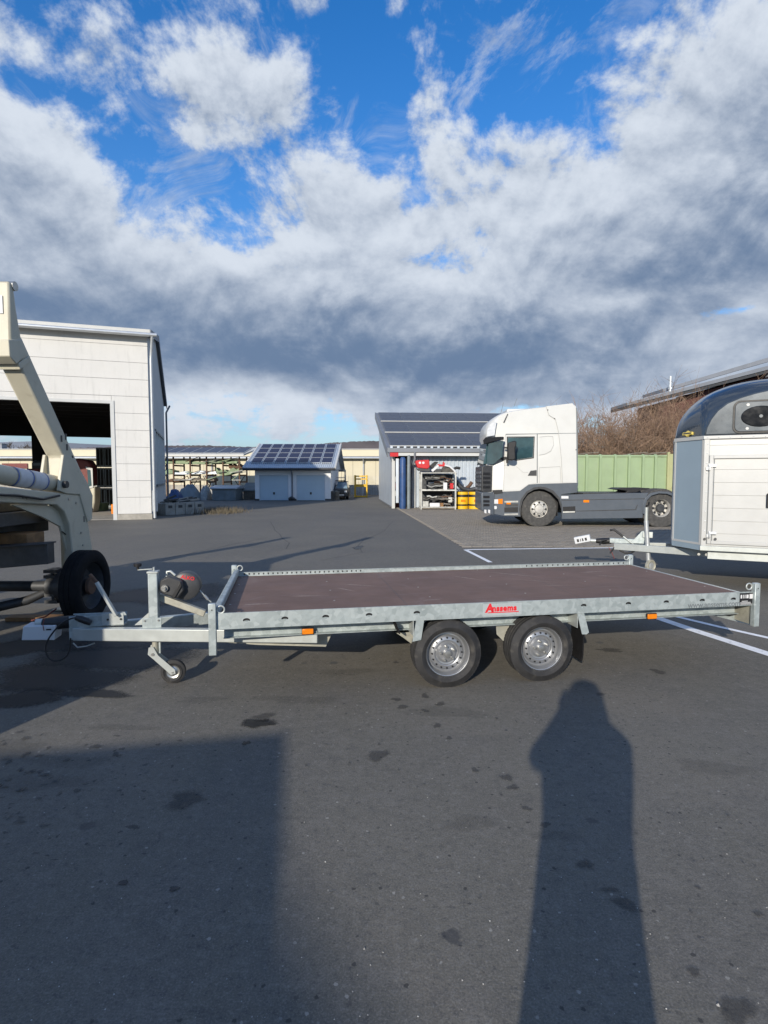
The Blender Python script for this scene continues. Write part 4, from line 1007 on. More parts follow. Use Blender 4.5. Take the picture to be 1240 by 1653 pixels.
# chassis, fifth wheel, tanks
xe = KF.on_y(1090, 800, 0).x
MB().box(2.6, xe + .9, .75, .85, .75, 1.05).box(2.6, xe + .9, KW - .85, KW - .75, .75, 1.05).build('chassis_beam', 'charcoal', tk)
MB().box(2.8, 5.3, .1, .7, .45, 1.0).box(2.8, 5.3, KW - .7, KW - .1, .45, 1.0).build('tank', 'charcoal', tk, bevel=.05)
f5 = [P(760 + u/3.543, 640 + v/3.543, KY + 1.2) for u, v in ((790, 525), (815, 517), (968, 518), (974, 524), (930, 528), (900, 541), (835, 545), (850, 534))]
MB().prism([((KF.I @ p).x, (KF.I @ p).z) for p in f5], 'y', .75, 1.75).build('fifth_wheel', 'black', tk, bevel=.01)
MB().box(3.3, 5.2, .2, KW - .2, 1.06, 1.12).build('deck_plate', 'charcoal', tk)
# wheels
def truck_wheel(u, v, rear):
    c = KF.on_y(760 + u/3.543, 640 + v/3.543, 0); rad = c.z
    for yy, fl in ((.06, 0), (KW - .06, math.pi)):
        w = empty('wheel', (c.x, yy, rad), fl, tk)
        tyre_mb(MB(), rad, .30, .285, 48, 4).build('tyre', 'truck_tyre', w, smooth=40)
        if rear:
            tyre_mb(MB(), rad, .30, .285, 32, 4).build('tyre', 'truck_tyre', w, smooth=40).location = (0, .34, 0)
            MB().lathe([(.295, .0), (.285, .02), (.262, .05), (.250, .16), (.15, .18), (.13, .06), (.10, .04), (0, .04)], (0, 0, 0), (0, 1, 0), 40).build('rim', 'rim_white', w, smooth=35)
            MB().lathe([(.14, .16), (.135, .05), (.11, .02), (.05, .015), (0, .015)], (0, 0, 0), (0, 1, 0), 20).build('hub', 'steel_dark', w, smooth=35)
        else:
            MB().lathe([(.295, .0), (.285, .02), (.265, .03), (.255, .0), (.20, -.03), (.15, -.03), (.13, -.06), (.06, -.07), (0, -.07)], (0, .02, 0), (0, 1, 0), 40).build('rim', 'rim_white', w, smooth=35)
        ho = MB().cyl((0, -.025 if not rear else .10, 0), (0, .06 if not rear else .17, 0), .034, 10).mesh('rim_hole', 'black')
        for k in range(8):
            a = 2*math.pi*k/8; inst('rim_hole', ho, w, T(.215*math.cos(a), 0, .215*math.sin(a)))
        nu = MB().cyl((0, -.045 if not rear else .10, 0), (0, 0 if not rear else .18, 0), .017, 6).mesh('wheel_nut', 'bolt')
        for k in range(10):
            a = 2*math.pi*k/10; inst('wheel_nut', nu, w, T(.165*math.cos(a), 0, .165*math.sin(a)))
truck_wheel(393, 642, False); truck_wheel(1080, 634, True)
MB().box(2.0, 2.1, .2, KW - .2, .42, .62).build('axle', 'steel_dark', tk)

def seam(l, w=1.3, mat='gap_grey', lift=.018):
    """panel gap: narrow recessed-looking strip along a polyline on the cab side"""
    m = MB(); q = [KF.on_y(a, b, 0) for a, b in z6(l)]
    for a, b in zip(q, q[1:]): m.bar((a.x, -lift, a.z), (b.x, -lift, b.z), .004, .012*w, (0, 0, 1) if abs((b - a).x) > abs((b - a).z) else (1, 0, 0))
    m.build('panel_gap', mat, tk)
seam([(198, 212), (378, 208), (378, 490)]); seam([(198, 212), (192, 350), (188, 538)])
seam([(430, 49), (447, 100), (483, 122), (501, 200), (517, 350), (523, 490)]); seam([(392, 226), (440, 220), (468, 222), (474, 270), (458, 305), (430, 322), (390, 330)], 1.0)
seam([(392, 490), (392, 402), (510, 396), (515, 490)], 1.0); seam([(190, 390), (250, 385), (300, 430), (330, 430)], .8)
for u, v in ((440, 70), (478, 120), (600, 300)):
    p = KF.on_y(*z6([(u, v)])[0], 0); MB().cyl((p.x, -.02, p.z), (p.x, -.012, p.z), .02, 8).build('cab_fixing', 'charcoal', tk)
tk.rotation_euler = (0, 0, R(-3.6)); tk.scale = (.985, .985, .985)

# ------------------------------------------------------------------ skip-loader superstructure at the left edge
WF = Frame((0, 0, 0), 0)
LX = -3.62
LF = Frame((LX, 6.6, 0), 0)
sk = thing('skip_loader_body', 'cream skip loader superstructure with raised lifting arms, at the left edge', 'skip loader', LF.loc)
def lz(l, x):                        # outlines on the plane X = x -> (y, z) in the thing's frame
    return [(lambda p: (p.y - 6.6, p.z))(WF.on_x(a, b, x)) for a, b in l]
def lprism(name, l, x, th, mat, bevel=.012, dx=0.0, parent=None):
    return MB().prism(lz(l, x), 'x', x - th - LX + dx, x - LX + dx).build(name, mat, parent or sk, bevel=bevel)
arm_px = [(36, 598), (34, 541), (141, 781), (146, 800), (140, 815), (103, 790), (103, 737)]
head_px = [(14, 453), (22, 458), (27, 500), (34, 541), (39, 561), (30, 580), (17, 551)]
collar_px = [(14, 548), (36, 548), (42, 574), (27, 588), (16, 575)]
foot_px = [(103, 734), (98, 770), (96, 792), (108, 797), (129, 798), (133, 812), (142, 843), (149, 838), (150, 800), (141, 778), (120, 740)]
beam_px = [(-120, 772), (0, 785), (128, 799), (134, 815), (143, 846), (151, 895), (152, 975), (118, 975), (117, 890), (112, 846), (104, 826), (92, 815), (0, 811), (-120, 806)]
def arm_set(dx):
    lprism('lower_arm', arm_px, LX, .20, 'cream_paint', .02, dx)
    lprism('upper_arm', head_px, LX - .0, .20, 'cream_paint', .02, dx)
    lprism('arm_collar', collar_px, LX + .015, .235, 'cream_paint', .008, dx)
    lprism('arm_collar', [(30, 586), (48, 574), (51, 582), (33, 597)], LX + .012, .225, 'cream_paint', .006, dx)
    lprism('arm_foot', foot_px, LX + .02, .035, 'cream_paint', .006, dx)
    lprism('arm_foot', foot_px, LX + .02, .035, 'cream_paint', .006, dx - .205)
    c = lz([(23, 462)], LX)[0]
    MB().cyl((.012 + dx, c[0], c[1]), (-.20 + dx, c[0], c[1]), .045, 16).build('arm_pin', 'bolt', sk)
    c = lz([(100, 782)], LX)[0]
    MB().cyl((.06 + dx, c[0], c[1]), (-.26 + dx, c[0], c[1]), .04, 12).build('pivot_pin', 'steel_dark', sk)
    lprism('side_beam', beam_px, LX + .005, .10, 'cream_paint', .012, dx)
    # lifting cylinder
    a, b = WF.on_x(98, 783, LX - .12), WF.on_x(0, 766, LX - .12); d = (b - a).normalized(); e = a + d * 2.6
    lo = [Vector((p.x - LX + dx, p.y - 6.6, p.z)) for p in (a, a + d*.03, a + d*.06, e)]
    MB().tube(lo, [.075, .095, .098, .098], 20).build('lift_cylinder', 'cream_paint', sk, smooth=40)
    return d, a
d_, a_ = arm_set(0); arm_set(-2.2)
# paper wrap and blue tape on the visible cylinder
loc = lambda p: Vector((p.x - LX, p.y - 6.6, p.z))
for t0, t1, rad, mat in ((.40, .62, .1005, 'paper'), (.66, .86, .1005, 'paper')):
    MB().tube([loc(a_ + d_*t0), loc(a_ + d_*t1)], rad, 20, False).build('paper_wrap', mat, sk, smooth=40)
for t in (.385, .64, .88): MB().tube([loc(a_ + d_*t), loc(a_ + d_*(t + .022))], .1025, 20, False).build('blue_tape', 'blue_print', sk, smooth=40)
# bolt heads along the arm side, notice on the head
for px, py in ((99, 708), (108, 722), (117, 740), (124, 758), (106, 705), (139, 797), (135, 838)):
    y, z = lz([(px, py)], LX)[0]; MB().box(.0, .006, y - .012, y + .012, z - .035, z + .035).build('arm_slot', 'charcoal', sk)
hy, hz = lz([(15, 500)], LX)[0]
sm = MB().box(-.19, -.06, -.004, 0, -.085, .085).build('notice', 'white_print', sk); sm.location = (0, hy - .002, hz + .05)
tm = text_mesh('BEZ 800DAVKP', .034, .0004, .001, 'CENTER')
mesh_obj('notice_lettering', tm, 'black', sk, T(-.115, hy - .0075, hz + .05) @ FACE @ Matrix.Rotation(R(90), 4, 'Z') @ Matrix.Scale(.62, 4, (1, 0, 0)))
# cross beams and dark subframe under the body
MB().box(-2.2, -.1, -.55, -.40, 1.28, 1.42).box(-2.2, -.1, .15, .3, 1.1, 1.4).build('cross_beam', 'cream_paint', sk, bevel=.01)
m = MB(); m.box(-2.0, -.16, -2.1, -.05, 1.12, 1.26); m.box(-1.9, -.4, -1.6, .1, .98, 1.12); m.box(-1.2, -.25, -1.2, -.3, 1.26, 1.36)
m.build('subframe', 'steel_dark', sk, bevel=.01)
lprism('curved_gusset', [(20, 815), (60, 812), (100, 820), (112, 846), (117, 890), (108, 890), (98, 850), (70, 835)], LX - .06, .03, 'cream_paint', .004)
MB().box(-.30, -.10, .15, .40, 0, 1.2).box(-.40, .0, .08, .46, 0, .02).build('support_leg', 'cream_paint', sk, bevel=.01)
MB().box(-2.45, -2.25, .15, .40, 0, 1.2).build('support_leg', 'cream_paint', sk, bevel=.01)
MB().tube([loc(WF.on_x(a, b, LX - .05)) for a, b in ((100, 858), (108, 864), (114, 862))], .006, 6).build('hose', 'black', sk)
# blocking under the body
def pt(a, b, Y): return P(a, b, Y)
q0, q1 = pt(-60, 862, 5.75), pt(44, 880, 5.75)
tag(MB().box(q0.x, q1.x, 5.75, 6.05, q1.z, q0.z).build('timber_block', 'wood', bevel=.008), 'short brown timber block under the skip loader frame', 'timber')
fb = MB(); a, b = pt(-80, 0, 5.6).x, pt(72, 0, 5.6).x
fb.prism([(a, .90), (b, .955), (b, .745), (a, .66)], 'y', 5.6, 5.72); fb.prism([(a, .906), (b, .96), (b, .945), (a, .885)], 'y', 5.56, 5.76)
tag(fb.build('steel_beam', 'steel_dark', bevel=.004), 'grey weathered steel beam below the timber block at left edge', 'beam')
tag(MB().box(pt(-90, 0, 5.7).x, pt(-34, 0, 5.7).x, 5.62, 5.80, .0, .72).build('timber_stand', 'wood_grey', bevel=.01), 'dark timber stand under the steel beam at left edge', 'timber')
q0, q1 = G(10, 1003), G(100, 1001)
tag(MB().box(q0.x, q1.x, q0.y - .02, q0.y + .14, .001, .045).build('plank', 'wood', bevel=.004), 'brown plank lying on the ground behind the trailer coupling', 'plank')
# loose axle with one truck wheel
ax = thing('wheel_axle', 'loose truck axle with one black tyre, left of the trailer', 'axle', (-3.24, 6.22, 0))
w = empty('wheel', (0, 0, .402), R(90), ax)         # local -Y of the kit points to world +X
tyre_mb(MB(), .402, .205, .255, 56, 3).build('tyre', 'rubber_dark', w, smooth=40)
MB().lathe([(.262, .02), (.25, .04), (.235, .10), (.20, .14), (.12, .15), (.10, .10), (0, .10)], (0, 0, 0), (0, 1, 0), 40).build('rim', 'steel_dark', w, smooth=35)
MB().lathe([(.10, .06), (.09, .03), (.05, .02), (0, .02)], (0, 0, 0), (0, 1, 0), 20).build('hub', 'rust', w, smooth=35)
MB().lathe([(.14, 0), (.17, .02), (.17, .10), (.12, .12), (.12, .22), (.0, .22)], (-.28, 0, .402), (-1, 0, 0), 20).build('brake_drum', 'steel_dark', ax, smooth=35)
MB().cyl((-2.2, 0, .40), (-.3, 0, .40), .06, 14).build('axle_tube', 'steel_dark', ax, smooth=35)
MB().tube([(-.55, -.02, .33), (-.7, -.1, .26), (-1.0, -.25, .20), (-1.6, -.4, .20)], [.04, .05, .05, .05], 8).build('spring_arm', 'steel_dark', ax, smooth=50)
for z in (.22, .30, .50, .56): MB().box(-.52, -.38, -.09, .09, z, z + .035).build('spring_clamp', 'steel_dark', ax)
MB().tube([(-.44, -.06, .26), (-.44, -.06, .60)], .016, 6).tube([(-.44, .06, .26), (-.44, .06, .60)], .016, 6).build('u_bolt', 'steel_dark', ax)
MB().tube([(-.35, -.15, .18), (-.45, -.2, .10), (-.6, -.2, .06)], .009, 6).build('brake_line', 'red_old', ax)

for dx, r in ((.03, .012), (.055, .010)):
    MB().tube([loc(WF.on_x(a, b, LX + dx)) for a, b in ((96, 800), (70, 806), (30, 800), (-20, 798))], r, 8).build('hydraulic_hose', 'black', sk, smooth=50)
MB().tube([loc(WF.on_x(a, b, LX - .22)) for a, b in ((112, 790), (106, 760), (92, 735), (60, 660), (30, 600))], .012, 8).build('hydraulic_hose', 'black', sk, smooth=50)
for px, py in ((110, 806), (122, 812), (36, 803), (42, 804), (130, 860), (133, 880)):
    y, z = lz([(px, py)], LX)[0]; MB().cyl((.005, y, z), (.016, y, z), .014, 6).build('frame_bolt', 'bolt', sk)

# ------------------------------------------------------------------ open hall at the left
AF = Frame((-8.93, 21.5, 0), R(18.3))
ha = thing('open_hall', 'tall white concrete-panel hall with a large open gateway', 'hall', AF.loc, AF.rz)
def ay(px, py, y=0): return AF.on_y(px, py, y)
EV, RG, BE, DP, RY = 6.95, 7.85, 5.55, 10.2, 4.6            # front eave, ridge, back eave, depth, ridge position
OX = ay(182, 700).x; OT = ay(150, 648).z; LXh = -15.0; OL = -10.5
# front panels, each its own slab
ph = .632; zz_ = .22; rows = []
while zz_ < EV - .1: rows.append((zz_, min(zz_ + ph, EV - .02))); zz_ += ph
for z0, z1 in rows:
    if z0 >= OT - .01: segs = [(LXh, LXh/2), (LXh/2, 0)]
    elif z1 <= OT: segs = [(OX, 0), (LXh, OL)]
    else: segs = [(OX, 0), (LXh, OL)]
    for a, b in segs: MB().box(a + .003, b - .003, 0, .18, z0 + .0045, z1 - .0045).build('wall_panel', 'concrete_wall', ha, bevel=.004)
    if z0 < OT < z1: MB().box(OL + .004, OX - .004, 0, .18, OT, z1 - .006).build('wall_panel', 'concrete_wall', ha, bevel=.006)
MB().box(LXh, 0 - .01, .03, .17, .23, EV - .05).box(0, 0, 0, 0, 0, 0) if False else None
m = MB(); m.box(OX + .01, -.01, .05, .17, .1, EV - .05); m.box(LXh, OL - .01, .05, .17, .1, EV - .05); m.box(OL, OX, .05, .17, OT + .02, EV - .05)
m.build('wall_core', 'tarp_grey', ha)
MB().box(OX + .0, .02, -.02, .2, 0, .215).build('plinth', 'concrete', ha)
MB().box(OX - .06, OX + .07, -.03, .17, 0, OT + .06).box(OL, OX - .06, -.025, .17, OT - .05, OT + .06).build('gate_frame', 'render_white', ha)
# gable wall on the right, with window
gp = [(0.18, .1), (DP, .1), (DP, BE), (RY, RG), (.18, EV)]
wy0, wy1 = AF.on_x(250, 700, .0).y, AF.on_x(265, 770, .0).y
wz1, wz0 = AF.on_x(251, 696, 0).z, AF.on_x(258, 782, 0).z
wy0, wy1 = max(.8, wy0), min(DP - 1.5, max(wy1, wy0 + 4.5))
me = holes_plate(gp, [[(wy0, wz0), (wy1, wz0), (wy1, wz1), (wy0, wz1)]], .16)
mesh_obj('gable_wall', me, 'render_white', ha, T(-.08, 0, 0) @ Matrix(((0, 0, 1, 0), (1, 0, 0, 0), (0, 1, 0, 0), (0, 0, 0, 1))))
wf = MB().box(-.06, .05, wy0 - .05, wy1 + .05, wz1 - .03, wz1 + .06).box(-.06, .08, wy0 - .1, wy1 + .1, wz0 - .06, wz0 + .03).build('window', 'grey_print', ha)
nwin = 5
for k in range(nwin + 1):
    y = wy0 + (wy1 - wy0) * k / nwin; MB().box(-.05, .04, y - .05, y + .05, wz0 + .031, wz1 - .031).build('window_bar', 'alu', wf)
for k in range(nwin): MB().box(-.04, -.03, wy0 + (wy1-wy0)*k/nwin + .051, wy0 + (wy1-wy0)*(k+1)/nwin - .051, wz0 + .032, wz1 - .032).build('pane', 'glass_sky', wf)
# roof
def roof_slab(a, b, x0, x1, t, name, mat, par):
    return MB().prism([(a[0], a[1]), (b[0], b[1]), (b[0], b[1] + t), (a[0], a[1] + t)], 'x', x0, x1).build(name, mat, par)
rf = roof_slab((-.30, EV - .01), (RY, RG + .01), LXh - .2, .12, .16, 'roof', 'roof_white', ha)
roof_slab((RY, RG + .01), (DP + .3, BE - .01), LXh - .2, .12, .16, 'roof', 'roof_grey', ha)
for a, b in (((-.34, EV - .03), (RY, RG - .01)), ((RY, RG - .01), (DP + .34, BE - .03))):
    MB().prism([(a[0], a[1] - .10), (b[0], b[1] - .10), (b[0], b[1] + .17), (a[0], a[1] + .17)], 'x', .121, .16).build('verge_board', 'roof_grey', ha)
MB().tube([(LXh, -.34, EV - .05), (.36, -.34, EV - .05)], .075, 10).build('gutter', 'alu', ha, smooth=40)
MB().tube([(.20, -.34, EV - .10), (.16, -.18, EV - .5), (.12, -.10, EV - .9), (.12, -.10, .05)], .055, 10).build('downpipe', 'alu', ha, smooth=50)
MB().box(.03, .22, -.02, .16, .3, 1.1).build('pipe_guard', 'alu', ha)
MB().tube([(.3, DP + .1, BE), (.12, DP - .1, BE - .4), (.12, DP - .1, .1)], .05, 8).build('downpipe', 'grey_print', ha)
# inside: floor, back wall above the opening, pillars, roof trusses
MB().box(LXh, -.17, .19, DP, .0, .012).build('hall_floor', 'concrete', ha)
BT = ay(120, 705, DP - .2).z
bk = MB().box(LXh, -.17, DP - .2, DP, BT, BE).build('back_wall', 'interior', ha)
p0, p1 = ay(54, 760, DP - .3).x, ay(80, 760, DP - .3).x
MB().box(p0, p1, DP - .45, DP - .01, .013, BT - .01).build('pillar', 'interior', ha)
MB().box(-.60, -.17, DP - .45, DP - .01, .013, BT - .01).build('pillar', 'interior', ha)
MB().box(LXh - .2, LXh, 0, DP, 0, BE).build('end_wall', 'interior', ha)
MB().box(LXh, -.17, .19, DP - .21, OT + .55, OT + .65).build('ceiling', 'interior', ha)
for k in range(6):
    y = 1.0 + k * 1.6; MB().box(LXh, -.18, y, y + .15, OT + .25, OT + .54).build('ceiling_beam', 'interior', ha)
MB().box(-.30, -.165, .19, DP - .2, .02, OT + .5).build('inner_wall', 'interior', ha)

# things standing inside / behind the hall
def px_box(name, px0, px1, py0, py1, Y, depth, mat, label, cat, group=None, bevel=.02, base=None):
    a, b = P(px0, py0, Y), P(px1, py1, Y)
    z0 = base if base is not None else b.z
    o = MB().box(a.x, b.x, Y, Y + depth, z0, a.z).build(name, mat, bevel=bevel); return tag(o, label, cat, group)
# old red lorry cab
rc = Frame((P(128, 790, 25.5).x, 25.5, 0), 0)
rl = thing('old_lorry', 'old dark red and cream lorry cab inside the open hall', 'lorry', rc.loc)
def rz(l): return [(lambda p: (p.x, p.z))(rc.on_y(a, b, 0)) for a, b in l]
MB().prism(rz([(100, 742), (126, 740), (142, 743), (148, 752), (149, 784), (100, 790)]), 'y', 0, .55).build('cab', 'red_old', rl, bevel=.08)
MB().prism(rz([(141, 756), (148, 758), (149, 785), (143, 788)]), 'y', -.02, 0).build('cab_window', 'glass', rl)
MB().prism(rz([(139, 753), (150, 756), (151, 787), (141, 790), (141, 787), (149, 784), (147, 759), (140, 757)]), 'y', -.04, -.02).build('window_frame', 'render_white', rl)
MB().prism(rz([(100, 790), (143, 788), (153, 785), (153, 810), (148, 835), (140, 840), (100, 838)]), 'y', -.01, .55).build('lower_cab', 'cream_paint', rl, bevel=.06)
MB().prism(rz([(138, 820), (146, 812), (150, 822), (146, 842), (139, 844)]), 'y', -.06, 0).build('rusty_wing', 'rust', rl)
for yy in (.1,): MB().cyl((-.25, yy, .45), (-.25, yy + .3, .45), .45, 24).build('tyre', 'rubber_dark', rl)
# black plant machine
mc = thing('black_machine', 'black boxy machine inside the open hall near its pillar', 'machine', P(64, 830, 27.0) * Vector((1, 1, 0)))
x0, x1 = P(48, 0, 27).x - mc.location.x, P(79, 0, 27).x - mc.location.x; zt = P(60, 743, 27).z
MB().prism([(x0, .5), (x1, .5), (x1, zt), (x0 + .25, zt), (x0 + .1, zt - .1)], 'y', 0, 1.4).build('body', 'charcoal', mc, bevel=.06)
MB().box(x0 - .1, x1, -.05, 0, zt - .55, zt - .40).build('ledge', 'red_old', mc)
MB().box(x0 + .2, x0 + .55, -.02, -.001, zt - .25, zt - .13).build('vent', 'grey_print', mc)
for yy in (.0, 1.1): MB().cyl((.0, yy, .35), (0, yy + .25, .35), .35, 20).build('tyre', 'rubber_dark', mc)
# stack of grey mesh-sided crates, 2 wide 3 high
random.seed(3); names = ('bottom', 'middle', 'top')
for c_ in range(2):
    for r_ in range(3):
        Y = 29.5; a, b = P(156 + 13.5*c_, 0, Y).x, P(168.5 + 13.5*c_, 0, Y).x; h = 1.02; z0 = .02 + r_*(h + .04)
        st = thing('storage_crate', '%s grey frame crate in the %s column stacked behind the hall gateway' % (names[r_], ('left', 'right')[c_]), 'crate', (a, Y, z0), 0, 'grey crates stacked behind the hall')
        W_ = b - a; 
        for k, (u0, u1, v0, v1) in enumerate(((0, .06, 0, h), (W_ - .06, W_, 0, h), (.061, W_ - .061, 0, .1), (.061, W_ - .061, h - .08, h), (W_*.45, W_*.55, .101, h - .081))):
            MB().box(u0, u1, 0, .05, v0, v1).build('frame_bar', 'tarp_grey', st)
        MB().box(.03, W_ - .03, .06, .9, .01, h - .02).build('dark_void', 'interior', st)  # near-black block standing in for the shaded void behind the bars
px_box('waste_bin', 179, 184.5, 814, 834, 24.5, .5, 'orange_lens', 'small orange waste bin beside the hall gateway post', 'bin')
px_box('waste_bin', 156, 166, 812, 832, 26.5, .6, 'green_tarp', 'dark green waste bin in front of the stacked crates', 'bin')

# ------------------------------------------------------------------ long cream warehouse at the back
WY = 52.0
wh = thing('warehouse', 'long low cream warehouse across the back of the yard', 'warehouse', (-22, WY, 0))
wz = P(600, 740, WY).z
for k in range(58):
    x0 = -36 + k * 1.06
    MB().box(x0 + .012, x0 + 1.048, 0, .12, .9, wz - .02).build('wall_panel', 'cream_wall', wh)
MB().box(-36, 26, .05, .2, 0, wz).build('wall_core', 'grey_print', wh)
MB().box(-36, 26, -.06, .04, 0, .89).build('plinth', 'concrete', wh)
MB().prism([(-.5, wz + .02), (4, wz + .25), (4, wz + .35), (-.5, wz + .14)], 'x', -36, 26).build('roof', 'roof_grey', wh)
MB().tube([(-36, -.5, wz + .03), (26, -.5, wz + .03)], .09, 8).build('gutter', 'alu', wh)
MB().box(-40, 26, 4.0, 4.2, 1.0, P(600, 725.5, WY + 4).z).build('upper_wall', 'cream_wall', wh)
MB().prism([(3.9, P(600, 725.5, WY + 4).z), (14, P(600, 725.5, WY + 4).z + .3), (14, P(600, 725.5, WY + 4).z + .4), (3.9, P(600, 725.5, WY + 4).z + .06)], 'x', -40, 26).build('upper_roof', 'roof_white', wh)
dp = P(587, 0, WY).x + 22
for x in (dp, dp - 14, dp - 28): MB().tube([(x, -.45, wz), (x, -.12, wz - .5), (x, -.12, .1)], .07, 8).build('downpipe', 'alu', wh)
MB().box(P(5, 0, WY).x + 22, P(46, 0, WY).x + 22, -.1, -.065, P(20, 756, WY).z, P(20, 748, WY).z).build('red_band', 'red_old', wh)
v0 = P(10, 727, WY + 8); vt = thing('roof_vent_unit', 'small grey roof vent on the warehouse seen through the hall', 'vent', (v0.x, WY + 6, v0.z))
MB().box(0, .9, 0, .8, -.4, .55).build('housing', 'roof_grey', vt); MB().box(-.05, .95, -.05, .85, .551, .62).build('cap', 'grey_print', vt)

# ------------------------------------------------------------------ double garage
GY = 38.6
gx0, gx1 = P(411.5, 0, GY).x, P(534, 0, GY).x
ga = thing('double_garage', 'white double garage with two pale blue doors and solar roof', 'garage', ((gx0 + gx1)/2, GY, 0))
ox = (gx0 + gx1)/2; hw = (gx1 - gx0)/2
def gp_(px, py, Y=GY): p = P(px, py, Y); return (p.x - ox, p.z)
doors = [(418.4, 465.4), (478.4, 524.6)]; dz = gp_(440, 766.8)[1]; ez = gp_(440, 757)[1]
ds = [(gp_(a, 0)[0], gp_(b, 0)[0]) for a, b in doors]
for a, b in ((-hw, ds[0][0]), (ds[0][1], ds[1][0]), (ds[1][1], hw)): MB().box(a, b, 0, .2, 0, dz).build('wall_pier', 'garage_white', ga)
MB().box(-hw, hw, 0, .2, dz + .001, ez + .1).build('lintel_wall', 'garage_white', ga)
MB().box(-hw, -hw + .2, .2, 6.5, 0, ez + .08).box(hw - .2, hw, .2, 6.5, 0, ez + .08).box(-hw, hw, 6.5, 6.7, 0, ez).build('rear_wall', 'garage_white', ga)
MB().prism([(0, ez + .05), (4.75, ez + 1.75), (9.2, ez + .05)], 'x', hw - .2, hw - .01).prism([(0, ez + .05), (4.75, ez + 1.75), (9.2, ez + .05)], 'x', -hw + .01, -hw + .2).build('gable', 'garage_white', ga)
for a, b in ds:
    d = MB().box(a + .05, b - .05, .06, .12, .02, dz - .03).build('garage_door', 'door_blue', ga)
    MB().box(a, a + .05, .02, .12, 0, dz).box(b - .05, b, .02, .12, 0, dz).box(a + .05, b - .05, .02, .12, dz - .03, dz).build('door_frame', 'roof_metal', ga)
    MB().box((a+b)/2 - .06, (a+b)/2 + .06, .03, .06, .42, .58).build('door_handle', 'charcoal', d)
MB().box(-hw - .02, ds[0][0], -.03, 0, 0, .12).box(ds[0][1], ds[1][0], -.03, 0, 0, .12).box(ds[1][1], hw + .02, -.03, 0, 0, .12).build('plinth', 'charcoal', ga)
# profiled roof plane + panels lying on it
re0, re1 = gp_(392.5, 757.0, GY - .45), gp_(546.5, 757.5, GY - .45)
yr, zr = 4.75, P(500, 718.5, GY + 4.75).z
def on_roof(s, t, lift=0.0):     # s along the eave (m), t up the slope 0..1
    y = -.45 + (yr + .45) * t; z = ez - .02 + (zr - ez + .02) * t
    n = Vector((0, -(zr - ez), yr + .45)).normalized(); return Vector((s, y, z)) + n * lift
rx0, rx1 = re0[0], re1[0] - .22; m = MB(); nr = 46
for k in range(nr):
    a = rx0 + (rx1 - rx0) * k / nr; w_ = (rx1 - rx0) / nr
    for s0, s1, l0, l1 in ((0, .3, .0, .0), (.3, .42, .0, .05), (.42, .8, .05, .05), (.8, 1, .05, .0)):
        m.quad(on_roof(a + w_*s0, 0, .06 + l0), on_roof(a + w_*s1, 0, .06 + l1), on_roof(a + w_*s1, 1, .06 + l1), on_roof(a + w_*s0, 1, .06 + l0))
m.build('roof_sheet', 'roof_metal', ga)
MB().add([on_roof(rx0, 0), on_roof(rx1, 0), on_roof(rx1, 1), on_roof(rx0, 1), on_roof(rx0, 0, -.1), on_roof(rx1, 0, -.1), on_roof(rx1, 1, -.1), on_roof(rx0, 1, -.1)], [(0,1,2,3),(7,6,5,4),(0,4,5,1),(1,5,6,2),(3,2,6,7),(0,3,7,4)]).build('roof_deck', 'grey_print', ga)
MB().add([(rx0, yr, zr), (rx1, yr, zr), (rx1, 9.6, ez - .1), (rx0, 9.6, ez - .1)], [(0, 1, 2, 3)]).build('roof_sheet', 'roof_metal', ga)
for x in (rx0, rx1): MB().add([on_roof(x - .05, 0, -.12), on_roof(x + .05, 0, -.12), on_roof(x + .05, 1, -.12), on_roof(x - .05, 1, -.12), on_roof(x - .05, 0, .14), on_roof(x + .05, 0, .14), on_roof(x + .05, 1, .14), on_roof(x - .05, 1, .14)], [(0,1,2,3),(4,5,6,7),(0,1,5,4),(1,2,6,5),(2,3,7,6),(3,0,4,7)]).build('verge_board', 'roof_white', ga)
MB().tube([(rx0, -.55, ez - .02), (rx1, -.55, ez - .02)], .08, 8).build('gutter', 'charcoal', ga)
gm = (ds[0][1] + ds[1][0]) / 2; MB().tube([(gm, -.5, ez - .05), (gm, -.08, ez - .4), (gm, -.06, .1)], .05, 8).build('downpipe', 'roof_grey', ga, smooth=50)
def panel_mesh(w, h, mat='solar', fr='alu'):
    me = MB().box(-w/2, w/2, -h/2, h/2, 0, .04).mesh('solar_panel', fr); me2 = MB().box(-w/2 + .035, w/2 - .035, -h/2 + .035, h/2 - .035, .0405, .046).mesh('solar_cells', mat); return me, me2
def put_panel(par, pm2, c, xdir, ydir, name='solar_panel'):
    n = Vector(xdir).cross(Vector(ydir)).normalized(); x = Vector(xdir).normalized(); y = n.cross(x)
    Mx = Matrix(((x.x, y.x, n.x, c[0]), (x.y, y.y, n.y, c[1]), (x.z, y.z, n.z, c[2]), (0, 0, 0, 1)))
    o = inst(name, pm2[0], par, Mx); inst('solar_cells', pm2[1], o, Matrix.Identity(4))
sl = (on_roof(0, 1) - on_roof(0, 0)); SL = sl.length; cw = (rx1 - rx0 - .55) / 7; chh = SL * .80 / 4
pmg = panel_mesh(cw - .07, chh - .06)
for i in range(7):
    for j in range(4): put_panel(ga, pmg, on_roof(rx0 + .28 + cw*(i + .5), .16 + .80*(j + .5)/4, .125), (1, 0, 0), sl)

# ------------------------------------------------------------------ solar shed at the centre right
SF = Frame((P(633, 0, 28.8).x, 28.8, 0), R(4.2))
sh = thing('solar_shed', 'grey corrugated shed with a long solar mono-pitch roof', 'shed', SF.loc, SF.rz)
ez2 = 2.95; dep = 10.5; hi2 = 5.95; ln = 8.6
